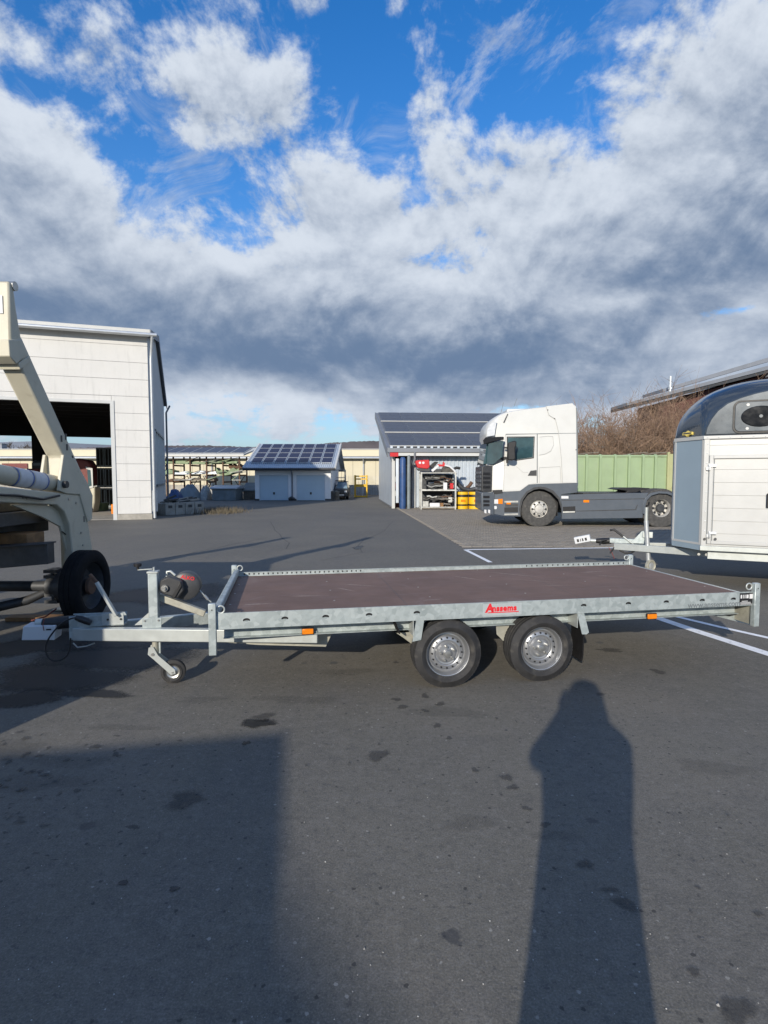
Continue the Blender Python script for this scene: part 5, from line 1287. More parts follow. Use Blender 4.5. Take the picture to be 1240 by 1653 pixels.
# front corrugated wall
cx0 = SF.on_y(667, 780, .25).x; m = MB(); k = 0; x = cx0; st_ = .20
while x < ln:
    for a, b, l0, l1 in ((0, .25, 0, 0), (.25, .4, 0, .045), (.4, .8, .045, .045), (.8, 1, .045, 0)):
        m.quad((x + st_*a, .25 - l0, .05), (x + st_*b, .25 - l1, .05), (x + st_*b, .25 - l1, ez2 - .28), (x + st_*a, .25 - l0, ez2 - .28))
    x += st_
m.build('corrugated_wall', 'roof_metal', sh)
MB().box(cx0, ln, .26, .32, 0, ez2).build('wall_core', 'roof_grey', sh)
# left flank
m = MB(); y = .25
while y < dep - .4:
    zt = ez2 + (hi2 - ez2) * y / dep - .12
    m.box(.0, .05, y, y + .9, .1, zt); y += .93
m.build('flank_sheet', 'roof_metal', sh); MB().box(.06, .12, 1.6, dep - .3, 0, ez2).build('flank_core', 'roof_grey', sh)
MB().box(.0, .16, .10, .26, 0, ez2 - .1).build('corner_post', 'render_white', sh)
MB().box(cx0 - .10, cx0 + .10, .10, .24, 0, ez2 - .1).build('corner_post', 'render_white', sh)
MB().box(.2, ln, dep - .4, dep - .3, 0, hi2 - .3).box(ln - .1, ln, .33, dep - .4, 0, ez2).build('rear_wall', 'roof_grey', sh)
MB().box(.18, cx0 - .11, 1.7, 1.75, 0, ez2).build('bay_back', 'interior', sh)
def sroof(s, t, lift=0): 
    n = Vector((0, -(hi2 - ez2), dep)).normalized(); return Vector((s, -.35 + (dep + .35)*t, ez2 - .05 + (hi2 - ez2 + .05)*t)) + n*lift
x0, x1 = -.22, ln + .3
vs = [sroof(x0, 0), sroof(x1, 0), sroof(x1, 1), sroof(x0, 1)] + [sroof(x0, 0, .12), sroof(x1, 0, .12), sroof(x1, 1, .12), sroof(x0, 1, .12)]
MB().add(vs, [(3,2,1,0),(4,5,6,7),(0,1,5,4),(1,2,6,5),(2,3,7,6),(3,0,4,7)]).build('roof', 'roof_grey', sh)
MB().box(x0 - .05, x1, -.47, -.36, ez2 - .08, ez2 + .14).build('fascia', 'roof_grey', sh)
MB().box(x0 + .1, x1, -.40, -.20, ez2 - .26, ez2 - .10).build('eave_beam', 'render_white', sh)
MB().box(x0 + .08, x0 + .5, -.42, -.405, ez2 - .30, ez2 - .10).build('eave_end', 'red_paint', sh)
vs = [sroof(x0 - .06, 0, -.28), sroof(x0, 0, -.28), sroof(x0, 1, -.28), sroof(x0 - .06, 1, -.28)] + [sroof(x0 - .06, 0, .14), sroof(x0, 0, .14), sroof(x0, 1, .14), sroof(x0 - .06, 1, .14)]
MB().add(vs, [(3,2,1,0),(4,5,6,7),(0,1,5,4),(1,2,6,5),(2,3,7,6),(3,0,4,7)]).build('verge_board', 'roof_grey', sh)
ribm = MB().box(-.06, .06, -.02, .02, -.06, .06).mesh('roof_rib_end', 'roof_metal')
for k in range(26): inst('roof_rib_end', ribm, sh, T(x0 + .15 + k*.34, -.49, ez2 + .17))
ssl = sroof(0, 1) - sroof(0, 0); SSL = ssl.length; ncol, nrow = 6, 3; pw = (x1 - x0 - .3)/ncol; phh = (SSL*.95)/nrow
# each row of modules: three landscape modules high, separated by bright rails
pms = panel_mesh(pw - .025, phh/3 - .03, 'solar_grey', 'solar_frame')
for i in range(ncol):
    for j in range(nrow):
        for q in range(3):
            put_panel(sh, pms, sroof(x0 + .15 + pw*(i + .5), .035 + .95*(j + (q + .5)/3*.96)/nrow, .16), (1, 0, 0), ssl)
for j in range(nrow): 
    a = sroof(x0 + .1, .03 + .95*j/nrow, .22); b = sroof(x1 - .1, .03 + .95*j/nrow, .22); MB().bar(a, b, .10, .05).build('mounting_rail', 'white_alu', sh)
MB().tube([(cx0 - .0, -.42, ez2 - .05), (cx0 - .0, -.40, ez2 - .45), (cx0 - .12, .05, ez2 - .9), (cx0 - .12, .05, .1)], .055, 8).build('downpipe', 'roof_grey', sh, smooth=50)
bx = sh
m = MB().box(.25, .75, .9, 1.0, 0, 2.6); m.build('bay_shelf', 'red_old', sh)
for z in (.5, 1.1, 1.7, 2.2): MB().box(.22, 1.0, .45, 1.2, z, z + .05).build('shelf_board', 'rust', sh)

def sp2(px, py, y): p = SF.on_y(px, py, y); return p
# blue tarpaulin rolls standing in the open bay
def standing_roll(name, px0, px1, pyt, pyb, mat, label, cat):
    a, b = P(px0, pyb, 28.2), P(px1, pyt, 28.2); r = (b.x - a.x)/2; m = MB(); n = 14
    prof_ = [(r*.92, 0), (r*1.0, .2), (r*.95, .8), (r*1.02, 1.5), (r*.9, b.z - .1), (r*.5, b.z), (0, b.z)]
    m.lathe(prof_, ((a.x + b.x)/2, 28.35, .012), (0, 0, 1), n); o = m.build(name, mat, smooth=40); return tag(o, label, cat)
standing_roll('tarpaulin_roll', 645, 656, 738, 816, 'blue_tarp', 'upright deep blue tarpaulin roll in the shed bay', 'tarpaulin')
standing_roll('tarpaulin_roll', 657, 663.5, 735, 818, 'tarp_grey', 'thin grey roll beside the deep blue one', 'tarpaulin')
px_box('panel_board', 639, 644, 740, 812, 28.6, .05, 'roof_metal', 'narrow pale sheet leaning left of the blue tarpaulin rolls', 'sheet')
for k, (py, mat) in enumerate(((775, 'scrap_light'), (786, 'red_old'), (798, 'scrap_light'))):
    px_box('stored_box', 637.5, 642.5, py - 6, py + 3, 28.95, .3, mat, ('pale box on the upper shelf of the shed bay', 'dark red box on the middle shelf of the shed bay', 'pale box on the lowest shelf of the shed bay')[k], 'box')

# scrap cage in front of the shed
CYg = 27.6
ca, cb = P(679, 822, CYg), P(737, 762, CYg); cg = thing('scrap_cage', 'open steel cage full of scrap pipes in front of the shed', 'cage', (ca.x, CYg, .02))
CW_, CH_ = cb.x - ca.x, cb.z - .02
for x in (0, CW_ - .07):
    for y in (0, 1.0): MB().box(x, x + .07, y, y + .07, 0, CH_).build('post', 'scrap_light', cg)
for z in (.08, CH_*.50, CH_ - .07):
    m = MB(); m.box(.071, CW_ - .071, 0, .06, z, z + .06); m.box(.071, CW_ - .071, 1.01, 1.07, z, z + .06); m.box(0.005, .065, .071, .999, z, z + .06); m.box(CW_ - .065, CW_ - .005, .071, .999, z, z + .06)
    m.build('rail', 'scrap_light', cg)
MB().box(.02, CW_ - .02, .03, 1.04, .03, .075).box(.05, CW_ - .05, .08, 1.0, CH_*.5 - .03, CH_*.5 - .005).build('floor', 'wood_grey', cg)
MB().box(.06, CW_ - .06, 1.075, 1.085, .1, CH_ - .1).build('back_mesh', 'steel_dark', cg)
for x in (.15, CW_ - .35): MB().box(x, x + .2, .0, 1.07, -.018, .0).build('skid', 'steel_dark', cg)
random.seed(31)
gname = 'scrap pieces in the cage'
for k in range(34):
    shelf = k % 2; z0 = (.16 if shelf == 0 else CH_*.5 + .08); ztop = (CH_*.5 - .1 if shelf == 0 else CH_ - .12)
    x = random.uniform(.12, CW_ - .5); y = random.uniform(.1, .7); L = random.uniform(.4, min(1.3, CW_ - x - .1)); z = random.uniform(z0, ztop - .1)
    pts = [(x, y, z)]; 
    for q in range(1, 5): pts.append((x + L*q/4, y + random.uniform(-.04, .04), z + random.uniform(-.09, .09)))
    o = MB().tube(pts, random.uniform(.02, .05), 7).build('scrap_pipe', ('scrap', 'scrap', 'steel_dark', 'scrap_light', 'rust')[k % 5], smooth=60)
    o.location = cg.location; SH_ = ('lower', 'upper')[shelf]; CL_ = ('dark', 'brownish dark', 'blackened', 'pale', 'rusty')[k % 5]
    tag(o, '%s bent scrap pipe on the %s shelf of the scrap cage' % (CL_, SH_), 'pipe', '%s scrap pipes on the %s shelf of the cage' % (CL_, SH_))
for k, (px0, px1, py0, py1, mat, lb) in enumerate(((681, 692, 809, 818, 'scrap_light', 'light square carton low left in the scrap cage'), (694, 710, 812, 819, 'white_print', 'flat white box on the scrap cage floor'), (711, 716, 812, 819, 'wood', 'small brown carton on the scrap cage floor'), (716, 722, 779, 792, 'white_print', 'crumpled white sheet hanging in the scrap cage'), (727, 732, 780, 789, 'red_paint', 'small red canister in the upper scrap cage shelf'), (724, 730, 803, 811, 'scrap_light', 'grey tin in the right of the scrap cage'))):
    px_box('carton' if 'box' in lb or 'carton' in lb else 'canister' if 'canister' in lb or 'tin' in lb else 'sheet', px0, px1, py0, py1, CYg + .12, .25, mat, lb, lb.split()[2] if False else 'scrap item', None, .01)
# red machine cover and hoses on top of the cage
Yt = CYg + .3
rm = thing('red_machine_cover', 'bright red machine cover lying on top of the scrap cage', 'machine cover', P(680, 762, Yt))
fr_ = Frame(rm.location, 0)
def rp(l, y=0): return [(lambda p: (p.x, p.z))(fr_.on_y(a, b, y)) for a, b in l]
MB().prism(rp([(670.5, 746), (672, 743), (693, 742), (694, 754), (690, 757), (674, 755)]), 'y', 0, .6).build('shell', 'red_paint', rm, bevel=.03)
for px in (678, 683.5): MB().cyl((rp([(px, 747)])[0][0], -.01, rp([(px, 747)])[0][1]), (rp([(px, 747)])[0][0], .0, rp([(px, 747)])[0][1]), .06, 12).build('lamp_hole', 'white_print', rm)
MB().prism(rp([(672, 756), (694, 756), (694, 761), (676, 760)]), 'y', .05, .5).build('under_tray', 'charcoal', rm)
def junk(name, l, mat, label, cat, th=.35, Y=Yt):
    f2 = Frame((P(l[0][0], l[0][1], Y).x, Y, P(l[0][0], l[0][1], Y).z), 0)
    o = MB().prism([(lambda p: (p.x, p.z))(f2.on_y(a, b, 0)) for a, b in l], 'y', 0, th).build(name, mat, bevel=.015); o.location = f2.loc; return tag(o, label, cat)
junk('metal_strip', [(696, 759), (707, 750), (710, 752), (699, 762)], 'white_print', 'bent white strip on top of the scrap cage', 'strip')
junk('black_cover', [(694, 752), (702, 745), (708, 746), (698, 757)], 'black', 'folded black cover beside the red machine cover', 'cover')
junk('red_bracket', [(707, 749), (715, 750), (716, 745), (718, 747), (719, 753), (708, 753)], 'red_paint', 'small red bracket on top of the scrap cage', 'bracket')
junk('grey_cowl', [(712, 760), (716, 753), (724, 752), (733, 757), (736, 763), (712, 764)], 'scrap', 'dark grey cowl heaped on the right of the scrap cage', 'cowl')
junk('grey_cowl', [(700, 764), (704, 757), (713, 757), (715, 764)], 'charcoal', 'black cowl in the middle of the scrap cage top', 'cowl')
hz_ = MB().tube([P(a, b, Yt - .1) for a, b in ((718, 751), (726, 753), (733, 759), (737, 766))], .05, 8); tag(hz_.build('white_hose', 'white_print', smooth=50), 'curved white hose over the edge of the scrap cage', 'hose')
tag(MB().tube([P(a, b, Yt) for a, b in ((733, 757), (737, 755), (743, 756))], .07, 8).build('black_nozzle', 'black', smooth=50), 'black nozzle sticking out right of the scrap cage', 'nozzle')
# big grey bent pipe and rusty fittings on the drums
tag(MB().tube([P(a, b, 28.2) for a, b in ((736, 776), (741, 783), (748, 789), (757, 791), (768, 789), (778, 783), (783, 776))], .11, 10).build('bent_pipe', 'steel_dark', smooth=50), 'large sagging dark pipe lying over the yellow drums', 'pipe')
tag(MB().tube([P(a, b, 28.4) for a, b in ((752, 789), (758, 784), (762, 778))], .09, 8).build('pipe_fitting', 'rust', smooth=50), 'rusty pipe fitting standing above the yellow drums', 'fitting')
# yellow drums
for k, (px0, px1) in enumerate(((737.5, 757.5), (758, 779.5))):
    Y = 27.9; a, b = P(px0, 822, Y), P(px1, 793, Y); r = (b.x - a.x)/2; H_ = b.z
    dr = thing('yellow_drum', ('left of the two yellow drums with black bands by the shed', 'right of the two yellow drums with black bands, nearest the truck')[k], 'drum', ((a.x + b.x)/2, Y + r, .018), 0, 'yellow drums by the shed')
    for z0, z1, mat, nm in ((.0, .16, 'yellow', 'bottom_band'), (.16, .24, 'black', 'black_band'), (.24, .60, 'yellow', 'drum_body'), (.60, .72, 'black', 'black_band'), (.72, H_ - .05, 'yellow', 'top_band')):
        MB().lathe([(r*.97, z0), (r, z0 + .01), (r, z1 - .01), (r*.97, z1)], (0, 0, 0), (0, 0, 1), 24).build(nm, mat, dr, smooth=40)
    MB().lathe([(r*.97, H_ - .05), (r*.9, H_ - .02), (0, H_ - .02)], (0, 0, 0), (0, 0, 1), 24).build('lid', 'black', dr, smooth=40)
    MB().box(-.10, .12, -r - .004, -r + .02, .36, .48).build('drum_label', 'orange_lens', dr)

# ------------------------------------------------------------------ solar-roofed storage rack left of the garage
KYr = 43.0
def rx_(px, Y=KYr): return P(px, 0, Y).x
def rz_(py, Y=KYr): return P(300, py, Y).z
rk = thing('storage_rack', 'open steel storage rack under a thin solar roof left of the garage', 'rack', (rx_(330), KYr, 0)); ro = rk.location.x
L0, L1 = rx_(225) - ro, rx_(387) - ro
for px in (250, 280, 307, 333.5, 360, 386.5):
    x = rx_(px) - ro
    MB().box(x - .045, x + .045, 0, .12, 0, rz_(737)).build('rack_post', 'rust', rk); MB().box(x - .045, x + .045, 2.3, 2.42, 0, rz_(736)).build('rack_post', 'rust', rk)
    for py in (750, 766, 777): MB().box(x - .05, x + .05, .13, 2.29, rz_(py) - .12, rz_(py)).build('rack_arm', 'rust', rk)
for px in (295, 322, 372):
    x = rx_(px) - ro; MB().bar((x - .5, 2.36, .1), (x + .5, 2.36, rz_(768)), .05, .05, (0, 1, 0)).bar((x + .5, 2.40, .1), (x - .5, 2.40, rz_(768)), .05, .05, (0, 1, 0)).build('brace', 'steel_dark', rk)
za, zb = rz_(736, KYr - .5), rz_(725, KYr + 3)
MB().add([(L0, -.7, za), (L1 + .5, -.7, za), (L1 + .9, 3, zb), (L0, 3, zb), (L0, -.7, za + .12), (L1 + .5, -.7, za + .12), (L1 + .9, 3, zb + .12), (L0, 3, zb + .12)], [(3,2,1,0),(4,5,6,7),(0,1,5,4),(1,2,6,5),(2,3,7,6),(3,0,4,7)]).build('rack_roof', 'roof_white', rk)
rp_ = panel_mesh(.98, 3.1); sdir = Vector((0, 3.7, zb - za)); n_ = 0; x = L1 + .0
while x > L0 + .5: put_panel(rk, rp_, (x - .1, 1.15, (za + zb)/2 + .14), (1, 0, 0), sdir); x -= 1.02
random.seed(8)
def bundle(px0, px1, py, th, mat, label, cat, dy=.5, depth=1.1, sag=.03):
    a, b = rx_(px0), rx_(px1); z = rz_(py); m = MB(); k = 8; pts = []
    for i in range(k + 1): 
        t = i/k; pts.append((a + (b - a)*t, z + math.sin(t*6 + px0)*sag))
    top = [(x, zz + th*(.75 + .25*math.sin(i*2.1 + px0))) for i, (x, zz) in enumerate(pts)]
    m.prism(pts + top[::-1], 'y', KYr + dy, KYr + dy + depth); return tag(m.build(name_of(cat), mat, bevel=.02), label, cat)
def name_of(c): return c.replace(' ', '_')
bundle(240, 382, 748.5, .30, 'green_tarp', 'long pale green sheets on the top rack shelf', 'sheet bundle', .2)
bundle(262, 372, 744, .18, 'wood_grey', 'thin grey laths above the green sheets on the rack', 'lath bundle', .4, .9, .02)
bundle(280, 350, 765.5, .26, 'roof_metal', 'long silver gutters on the middle rack shelf', 'gutter bundle', .1)
bundle(240, 280, 765, .42, 'green_tarp', 'green bundle on the middle shelf near the hall', 'sheet bundle', .2)
bundle(348, 386, 765.5, .50, 'green_tarp', 'tangled green frames on the middle shelf near the garage', 'frame bundle', .1, 1.0, .1)
bundle(366, 388, 757, .45, 'rust', 'rust brown plates on the middle rack shelf end', 'plate bundle', .6, .8, .05)
bundle(255, 345, 776.5, .22, 'wood_grey', 'grey planks on the lowest rack shelf', 'plank bundle', .1)
bundle(240, 290, 778, .26, 'rust', 'brown beams on the lowest rack shelf', 'beam bundle', .0, .6)
for k in range(16):
    px = random.uniform(275, 385); py = random.choice((747, 764, 776)); a = P(px, py, KYr + .1); L = random.uniform(.4, 1.6)
    o = MB().bar((a.x, a.y - .2, a.z + .05), (a.x + L, a.y - .1 + random.uniform(-.1, .1), a.z + random.uniform(.05, .5)), .05, .05).build('steel_profile', ('green_tarp', 'scrap_light', 'rust', 'steel_dark')[k % 4])
    tag(o, '%s profile sticking out of the %s rack shelf' % (('greenish', 'pale', 'rusty', 'dark')[k % 4], {747: 'top', 764: 'middle', 776: 'lowest'}[py]), 'profile', '%s profiles on the %s rack shelf' % (('greenish', 'pale', 'rusty', 'dark')[k % 4], {747: 'top', 764: 'middle', 776: 'lowest'}[py]))
# covered crates in front of the rack
def covered_crate(px0, px1, pyt, pye, pyb, Y, dep, label, mat='tarp_grey', lid='roof_metal'):
    a, b = P(px0, pyb, Y), P(px1, pye, Y); zt = P(px0, pyt, Y + dep/2).z
    t = thing('covered_crate', label, 'crate', (a.x, Y, 0), 0, 'covered crates by the rack'); w = b.x - a.x
    MB().box(0, w, 0, dep, 0, b.z).build('crate_body', mat, t, bevel=.02)
    MB().prism([(-.12, b.z - .04), (dep + .12, b.z - .04), (dep + .12, b.z + .06), (dep*.5, zt), (-.12, b.z + .06)], 'x', -.12, w + .12).build('cover', lid, t, bevel=.03)
    for x in (.1, w*.5, w - .2): MB().box(x, x + .08, -.03, -.001, .02, b.z - .06).build('crate_batten', mat, t)
    return t
covered_crate(342.5, 380, 783, 788.5, 808, 38.5, 2.0, 'grey tarpaulin-covered crate with flat lid in front of the rack')
covered_crate(393, 411.5, 779, 792, 808.5, 40.5, 2.6, 'crate under a sloping grey cover touching the garage', 'wood_grey', 'tarp_grey')
# heap of covered bulky goods under the rack
def heap(name, px0, px1, py0, py1, Y, mat, label, cat, seed=1):
    random.seed(seed); a, b = P(px0, py1, Y), P(px1, py0, Y); w = b.x - a.x; h = b.z; m = MB(); nx, ny = 12, 6; vs, fs = [], []
    for i in range(nx + 1):
        for j in range(ny + 1):
            u, v = i/nx, j/ny; e = (math.sin(math.pi*u)**.45 if 0 < u < 1 else 0) * (math.sin(math.pi*v)**.5 if 0 < v < 1 else 0)
            vs.append((a.x + w*u, Y + 1.6*v, max(0, h*e*(1 + random.uniform(-.18, .1)))))
    for i in range(nx):
        for j in range(ny): fs.append((i*(ny+1)+j, (i+1)*(ny+1)+j, (i+1)*(ny+1)+j+1, i*(ny+1)+j+1))
    return tag(m.add(vs, fs).build(name, mat, smooth=50), label, cat)
heap('tarpaulin_heap', 283, 316, 782, 808, 38.0, 'tarp_grey', 'grey tarpaulin-covered heap under the rack', 'heap', 2)
heap('scrap_heap', 318, 334, 784, 808, 39.0, 'scrap_light', 'pale rubble heap between the covered goods', 'heap', 3)
heap('scrap_heap', 264, 286, 790, 812, 36.0, 'blue_tarp', 'dark blue heap beside the hall wall', 'heap', 5)
# concrete block planter with rubble and dry grass
B0, B1 = P(267, 834, 23.5), P(330, 832, 25.0)
pn = thing('concrete_planter', 'low concrete block planter beside the hall corner', 'planter', (B0.x, B0.y, 0), math.atan2(B1.y - B0.y, B1.x - B0.x)); PL = (B1 - B0).length
nb = 4
for k in range(nb):
    b_ = MB().box(PL*k/nb + .01, PL*(k+1)/nb - .01, 0, .25, 0, .52).build('concrete_block', 'concrete', pn, bevel=.02)
    MB().box(PL*(k + .3)/nb, PL*(k + .7)/nb, -.006, .02, .30, .42).build('block_slot', 'charcoal', b_)
MB().box(0, .25, .26, 2.4, 0, .5).build('concrete_block', 'concrete', pn, bevel=.02); MB().box(PL - .25, PL, .26, 2.4, 0, .5).build('concrete_block', 'concrete', pn, bevel=.02)
MB().box(.26, PL - .26, .26, 2.4, 0, .40).build('soil', 'wood_grey', pn)
random.seed(6)
for k in range(12):
    x, y = random.uniform(.3, PL - .5), random.uniform(.3, 1.6); L = random.uniform(.4, 1.2); a = random.uniform(-.5, .5)
    o = MB().bar((x, y, .46 + .012*k), (x + L*math.cos(a), y + L*math.sin(a), .50 + .012*k + random.uniform(0, .2)), .12, .08).build('rubble_piece', ('wood_grey', 'scrap', 'concrete', 'steel_dark')[k % 4])
    o.matrix_world = pn.matrix_basis; tag(o, '%s offcut lying on the concrete planter' % ('grey wooden', 'dark metal', 'pale concrete', 'black steel')[k % 4], 'offcut', '%s offcuts on the planter' % ('grey wooden', 'dark metal', 'pale concrete', 'black steel')[k % 4])
m = MB()
for k in range(700):
    x = random.gauss(P(345, 0, 25).x, .55); y = random.gauss(25.4, .7); h = random.uniform(.1, .34); a = random.uniform(0, 6.28)
    m.add([(x - .012, y, 0), (x + .012, y, 0), (x + .12*math.cos(a), y + .12*math.sin(a), h)], [(0, 1, 2)])
tag(m.build('dry_grass', 'dry_grass', fix=False), 'patch of dry brown grass beside the concrete planter', 'grass', kind='stuff')

# ------------------------------------------------------------------ small things right of the garage
def frame_cage(name, px0, px1, pyt, pyb, Y, mat, label, cat, bars, dep=1.0, t=.06, base=0):
    a, b = P(px0, pyb, Y), P(px1, pyt, Y); w, h = b.x - a.x, b.z - base; c = thing(name, label, cat, (a.x, Y, base))
    for x in (0, w - t):
        for y in (0, dep): MB().box(x, x + t, y, y + t, 0, h).build('post', mat, c)
    for z in bars:
        for y in (0, dep): MB().box(t + .001, w - t - .001, y, y + t*.9, h*z, h*z + t).build('rail', mat, c)
        for x in (.005, w - t*.9): MB().box(x, x + t*.8, t + .001, dep - .001, h*z, h*z + t).build('rail', mat, c)
    return c
yc = frame_cage('yellow_stillage', 572, 593, 767, 803, 44.0, 'yellow', 'tall yellow steel frame near the wire fence', 'frame', (.02, .48, .54, .80, .93), 1.0, .09)
frame_cage('rack_stillage', 540, 557, 758, 780, 43.0, 'scrap_light', 'pale empty stillage frame stacked behind the small car', 'stillage', (.02, .35, .95), 1.0, .05, 1.2)
frame_cage('rack_stillage', 537, 556, 775, 806, 42.0, 'rust', 'rusty stillage frame right beside the garage wall', 'stillage', (.02, .45, .7, .95), .9, .05)
# small dark car facing the yard
cY = 40.0; ca_, cb_ = P(540, 806, cY), P(561, 782, cY); CWc = cb_.x - ca_.x
cr = thing('small_car', 'small dark grey car facing the yard right of the garage', 'car', ((ca_.x + cb_.x)/2, cY, 0)); w2 = CWc/2
loft([(0, [(-w2*.95, .25), (w2*.95, .25), (w2, .5), (w2*.9, .72), (-w2*.9, .72), (-w2, .5)]), (.5, [(-w2, .2), (w2, .2), (w2*1.02, .55), (w2*.93, .80), (-w2*.93, .80), (-w2*1.02, .55)]), (3.2, [(-w2, .2), (w2, .2), (w2*1.02, .55), (w2*.95, .85), (-w2*.95, .85), (-w2*1.02, .55)])], 'body', 'steel_dark', cr, .03)
loft([(.6, [(-w2*.9, .80), (w2*.9, .80), (w2*.88, .83), (-w2*.88, .83)]), (1.3, [(-w2*.92, .80), (w2*.92, .80), (w2*.70, 1.26), (-w2*.70, 1.26)]), (3.0, [(-w2*.92, .80), (w2*.92, .80), (w2*.70, 1.26), (-w2*.70, 1.26)])], 'cabin', 'glass_sky', cr)
MB().box(-w2*.72, w2*.72, 1.25, 3.0, 1.262, 1.30).build('roof', 'steel_dark', cr, bevel=.02)
for s in (-1, 1):
    MB().box(s*w2*.72 - .09, s*w2*.72 + .09, -.02, .03, .52, .64).build('headlight', 'lamp_glass', cr, bevel=.01)
    MB().cyl((s*w2*.9 - .08, .55, .28), (s*w2*.9 + .08, .55, .28), .28, 20).build('wheel', 'rubber_dark', cr)
MB().box(-w2*.5, w2*.5, -.015, .02, .34, .50).build('grille', 'black', cr); MB().box(-.22, .22, -.03, -.016, .30, .38).build('registration_plate', 'white_print', cr)
# drums beside the garage
for k, px in enumerate((535.5, 541.5)):
    a = P(px, 807, 38.9); tag(MB().lathe([(0, 0), (.22, 0), (.24, .03), (.23, .2), (.24, .22), (.23, .4), (.24, .42), (.24, .62), (.20, .64), (0, .64)], (a.x, 38.9 + k*.5, .002), (0, 0, 1), 18).build('steel_drum', ('steel_dark', 'scrap')[k], smooth=35), ('dark steel drum standing against the garage corner', 'brownish steel drum between the garage and the small car')[k], 'drum')
a = P(471, 806, 38.2); ob = MB().tube([(a.x - .18, 38.2, .12), (a.x, 38.15, .22), (a.x + .2, 38.2, .10)], .10, 8).build('rag_bundle', 'charcoal', smooth=50); tag(ob, 'dark rag bundle at the foot of the garage middle pier', 'bundle')
# wire fence in front of the warehouse
fc = thing('wire_fence', 'tall wire mesh fence in front of the cream warehouse', 'fence', (P(600, 0, 49).x, 49, 0)); fx0, fx1 = P(530, 0, 49).x - fc.location.x, P(640, 0, 49).x - fc.location.x; fh = P(600, 767, 49).z
x = fx0; k = 0
while x < fx1 + .1:
    MB().cyl((x, 0, 0), (x, 0, fh), .035, 8).build('fence_post', 'alu', fc); x += (fx1 - fx0)/4
wm = MB(); x = fx0
while x < fx1: wm.box(x, x + .012, -.006, .006, .05, fh - .05); x += .22
for k in range(14): wm.box(fx0, fx1, .008, .018, .1 + k*(fh - .15)/14, .11 + k*(fh - .15)/14)
o = wm.build('fence_mesh', 'alu', fc); o['kind'] = 'stuff'
px_box('steel_post', 624.5, 628, 772, 806, 36.5, .15, 'roof_metal', 'grey steel post left of the solar shed', 'post', None, .0, 0)

# ------------------------------------------------------------------ green container behind the truck
CY2 = 25.0
cx0_, ct = P(905, 0, CY2).x, P(1000, 733.5, CY2).z
gc = thing('green_container', 'pale green ribbed steel container behind the tractor unit', 'container', (cx0_, CY2, 0)); CL = 7.4
MB().box(0, CL, .06, 2.3, .25, ct - .10).build('container_shell', 'green_paint', gc)
MB().box(.0, CL, .0, 2.36, .12, .30).build('bottom_rail', 'green_paint', gc, bevel=.02)
MB().box(.0, CL, .02, .12, ct - .12, ct - .02).build('top_rail', 'green_paint', gc, bevel=.03)
rib = MB().prism([(-.05, .30), (-.05, ct - .10), (.02, ct), (.10, ct + .02), (.12, ct), (.12, .30)], 'x', -.055, .055).mesh('rib', 'green_paint')
for px in (947, 969, 993, 1015.5, 1038, 1058):
    x = P(px, 0, CY2).x - cx0_; o = inst('rib', rib, gc, T(x, 0, 0)); bv = o.modifiers.new('bevel', 'BEVEL'); bv.width = .015
x = P(1077, 0, CY2).x - cx0_
MB().box(x - .02, x + .08, -.06, .06, .2, ct + .10).build('end_post', 'yellow_green', gc, bevel=.01); MB().box(x + .09, CL + .4, -.03, .055, .2, ct + .02).build('end_panel', 'yellow_green', gc)
for px in (930, 1010, 1040): MB().tube([(P(px, 0, CY2).x - cx0_, .3, ct - .02), (P(px, 0, CY2).x - cx0_ + .5, .4, ct + .06), (P(px, 0, CY2).x - cx0_ + 1.1, .3, ct + .10)], .03, 6).build('edge_pipe', 'wood_grey', gc)

# ------------------------------------------------------------------ dark red hall at the right
RYh = 36.0
rh = thing('red_hall', 'dark red hall with grey sloping roof edges behind the bushes', 'hall', (P(1016, 0, RYh).x, RYh, 0)); rxo = rh.location.x
def r2(px, py, Y=RYh): p = P(px, py, Y); return (p.x - rxo, p.z)
a, b, c = r2(1014, 655), r2(1240, 596), r2(1360, 566)
MB().prism([(a[0] + 2.4, 0), (c[0], 0), (c[0], c[1] - .25), (a[0] + 2.4, a[1] + .3)], 'y', .9, 4).build('wall', 'red_wall', rh)
MB().prism([(a[0] - .1, a[1] - .18), (c[0], c[1] - .22), (c[0], c[1]), (a[0] - .1, a[1])], 'y', 0, 2.5).build('roof', 'steel_dark', rh)
MB().prism([(a[0] - .1, a[1] - .0), (c[0], c[1]), (c[0], c[1] + .28), (a[0] - .1, a[1] + .18)], 'y', -.08, 2.5).build('roof_edge', 'roof_grey', rh)
d, e = r2(1096, 622), r2(1370, 543)
MB().prism([(d[0], d[1] - .12), (e[0], e[1] - .12), (e[0], e[1] + .20), (d[0], d[1] + .10)], 'y', 2.0, 5).build('upper_roof', 'roof_grey', rh)
f, g_ = r2(1106, 624), r2(1380, 551)
MB().prism([(f[0], f[1] - .30), (g_[0], g_[1] - .45), (g_[0], g_[1] - .16), (f[0], f[1] - .14)], 'y', 1.9, 2.0).build('light_band', 'roof_metal', rh)
MB().prism([(f[0] + 1.5, f[1] - .55), (g_[0], g_[1] - 1.1), (g_[0], g_[1] - .46), (f[0] + 1.5, f[1] - .12)], 'y', 2.2, 4).build('clerestory', 'interior', rh)
p, q = r2(1095, 626), r2(1095, 603); MB().cyl((p[0], 1.0, p[1] - .4), (p[0], 1.0, q[1]), .10, 12).build('chimney_pipe', 'alu', rh, smooth=40); MB().lathe([(.15, 0), (.15, .12), (0, .16)], (p[0], 1.0, p[1] + .05), (0, 0, 1), 12).build('pipe_collar', 'alu', rh)
MB().box(r2(1237, 0)[0], r2(1250, 0)[0], -.3, .5, r2(0, 607)[1], r2(0, 600)[1]).build('floodlight', 'roof_metal', rh)

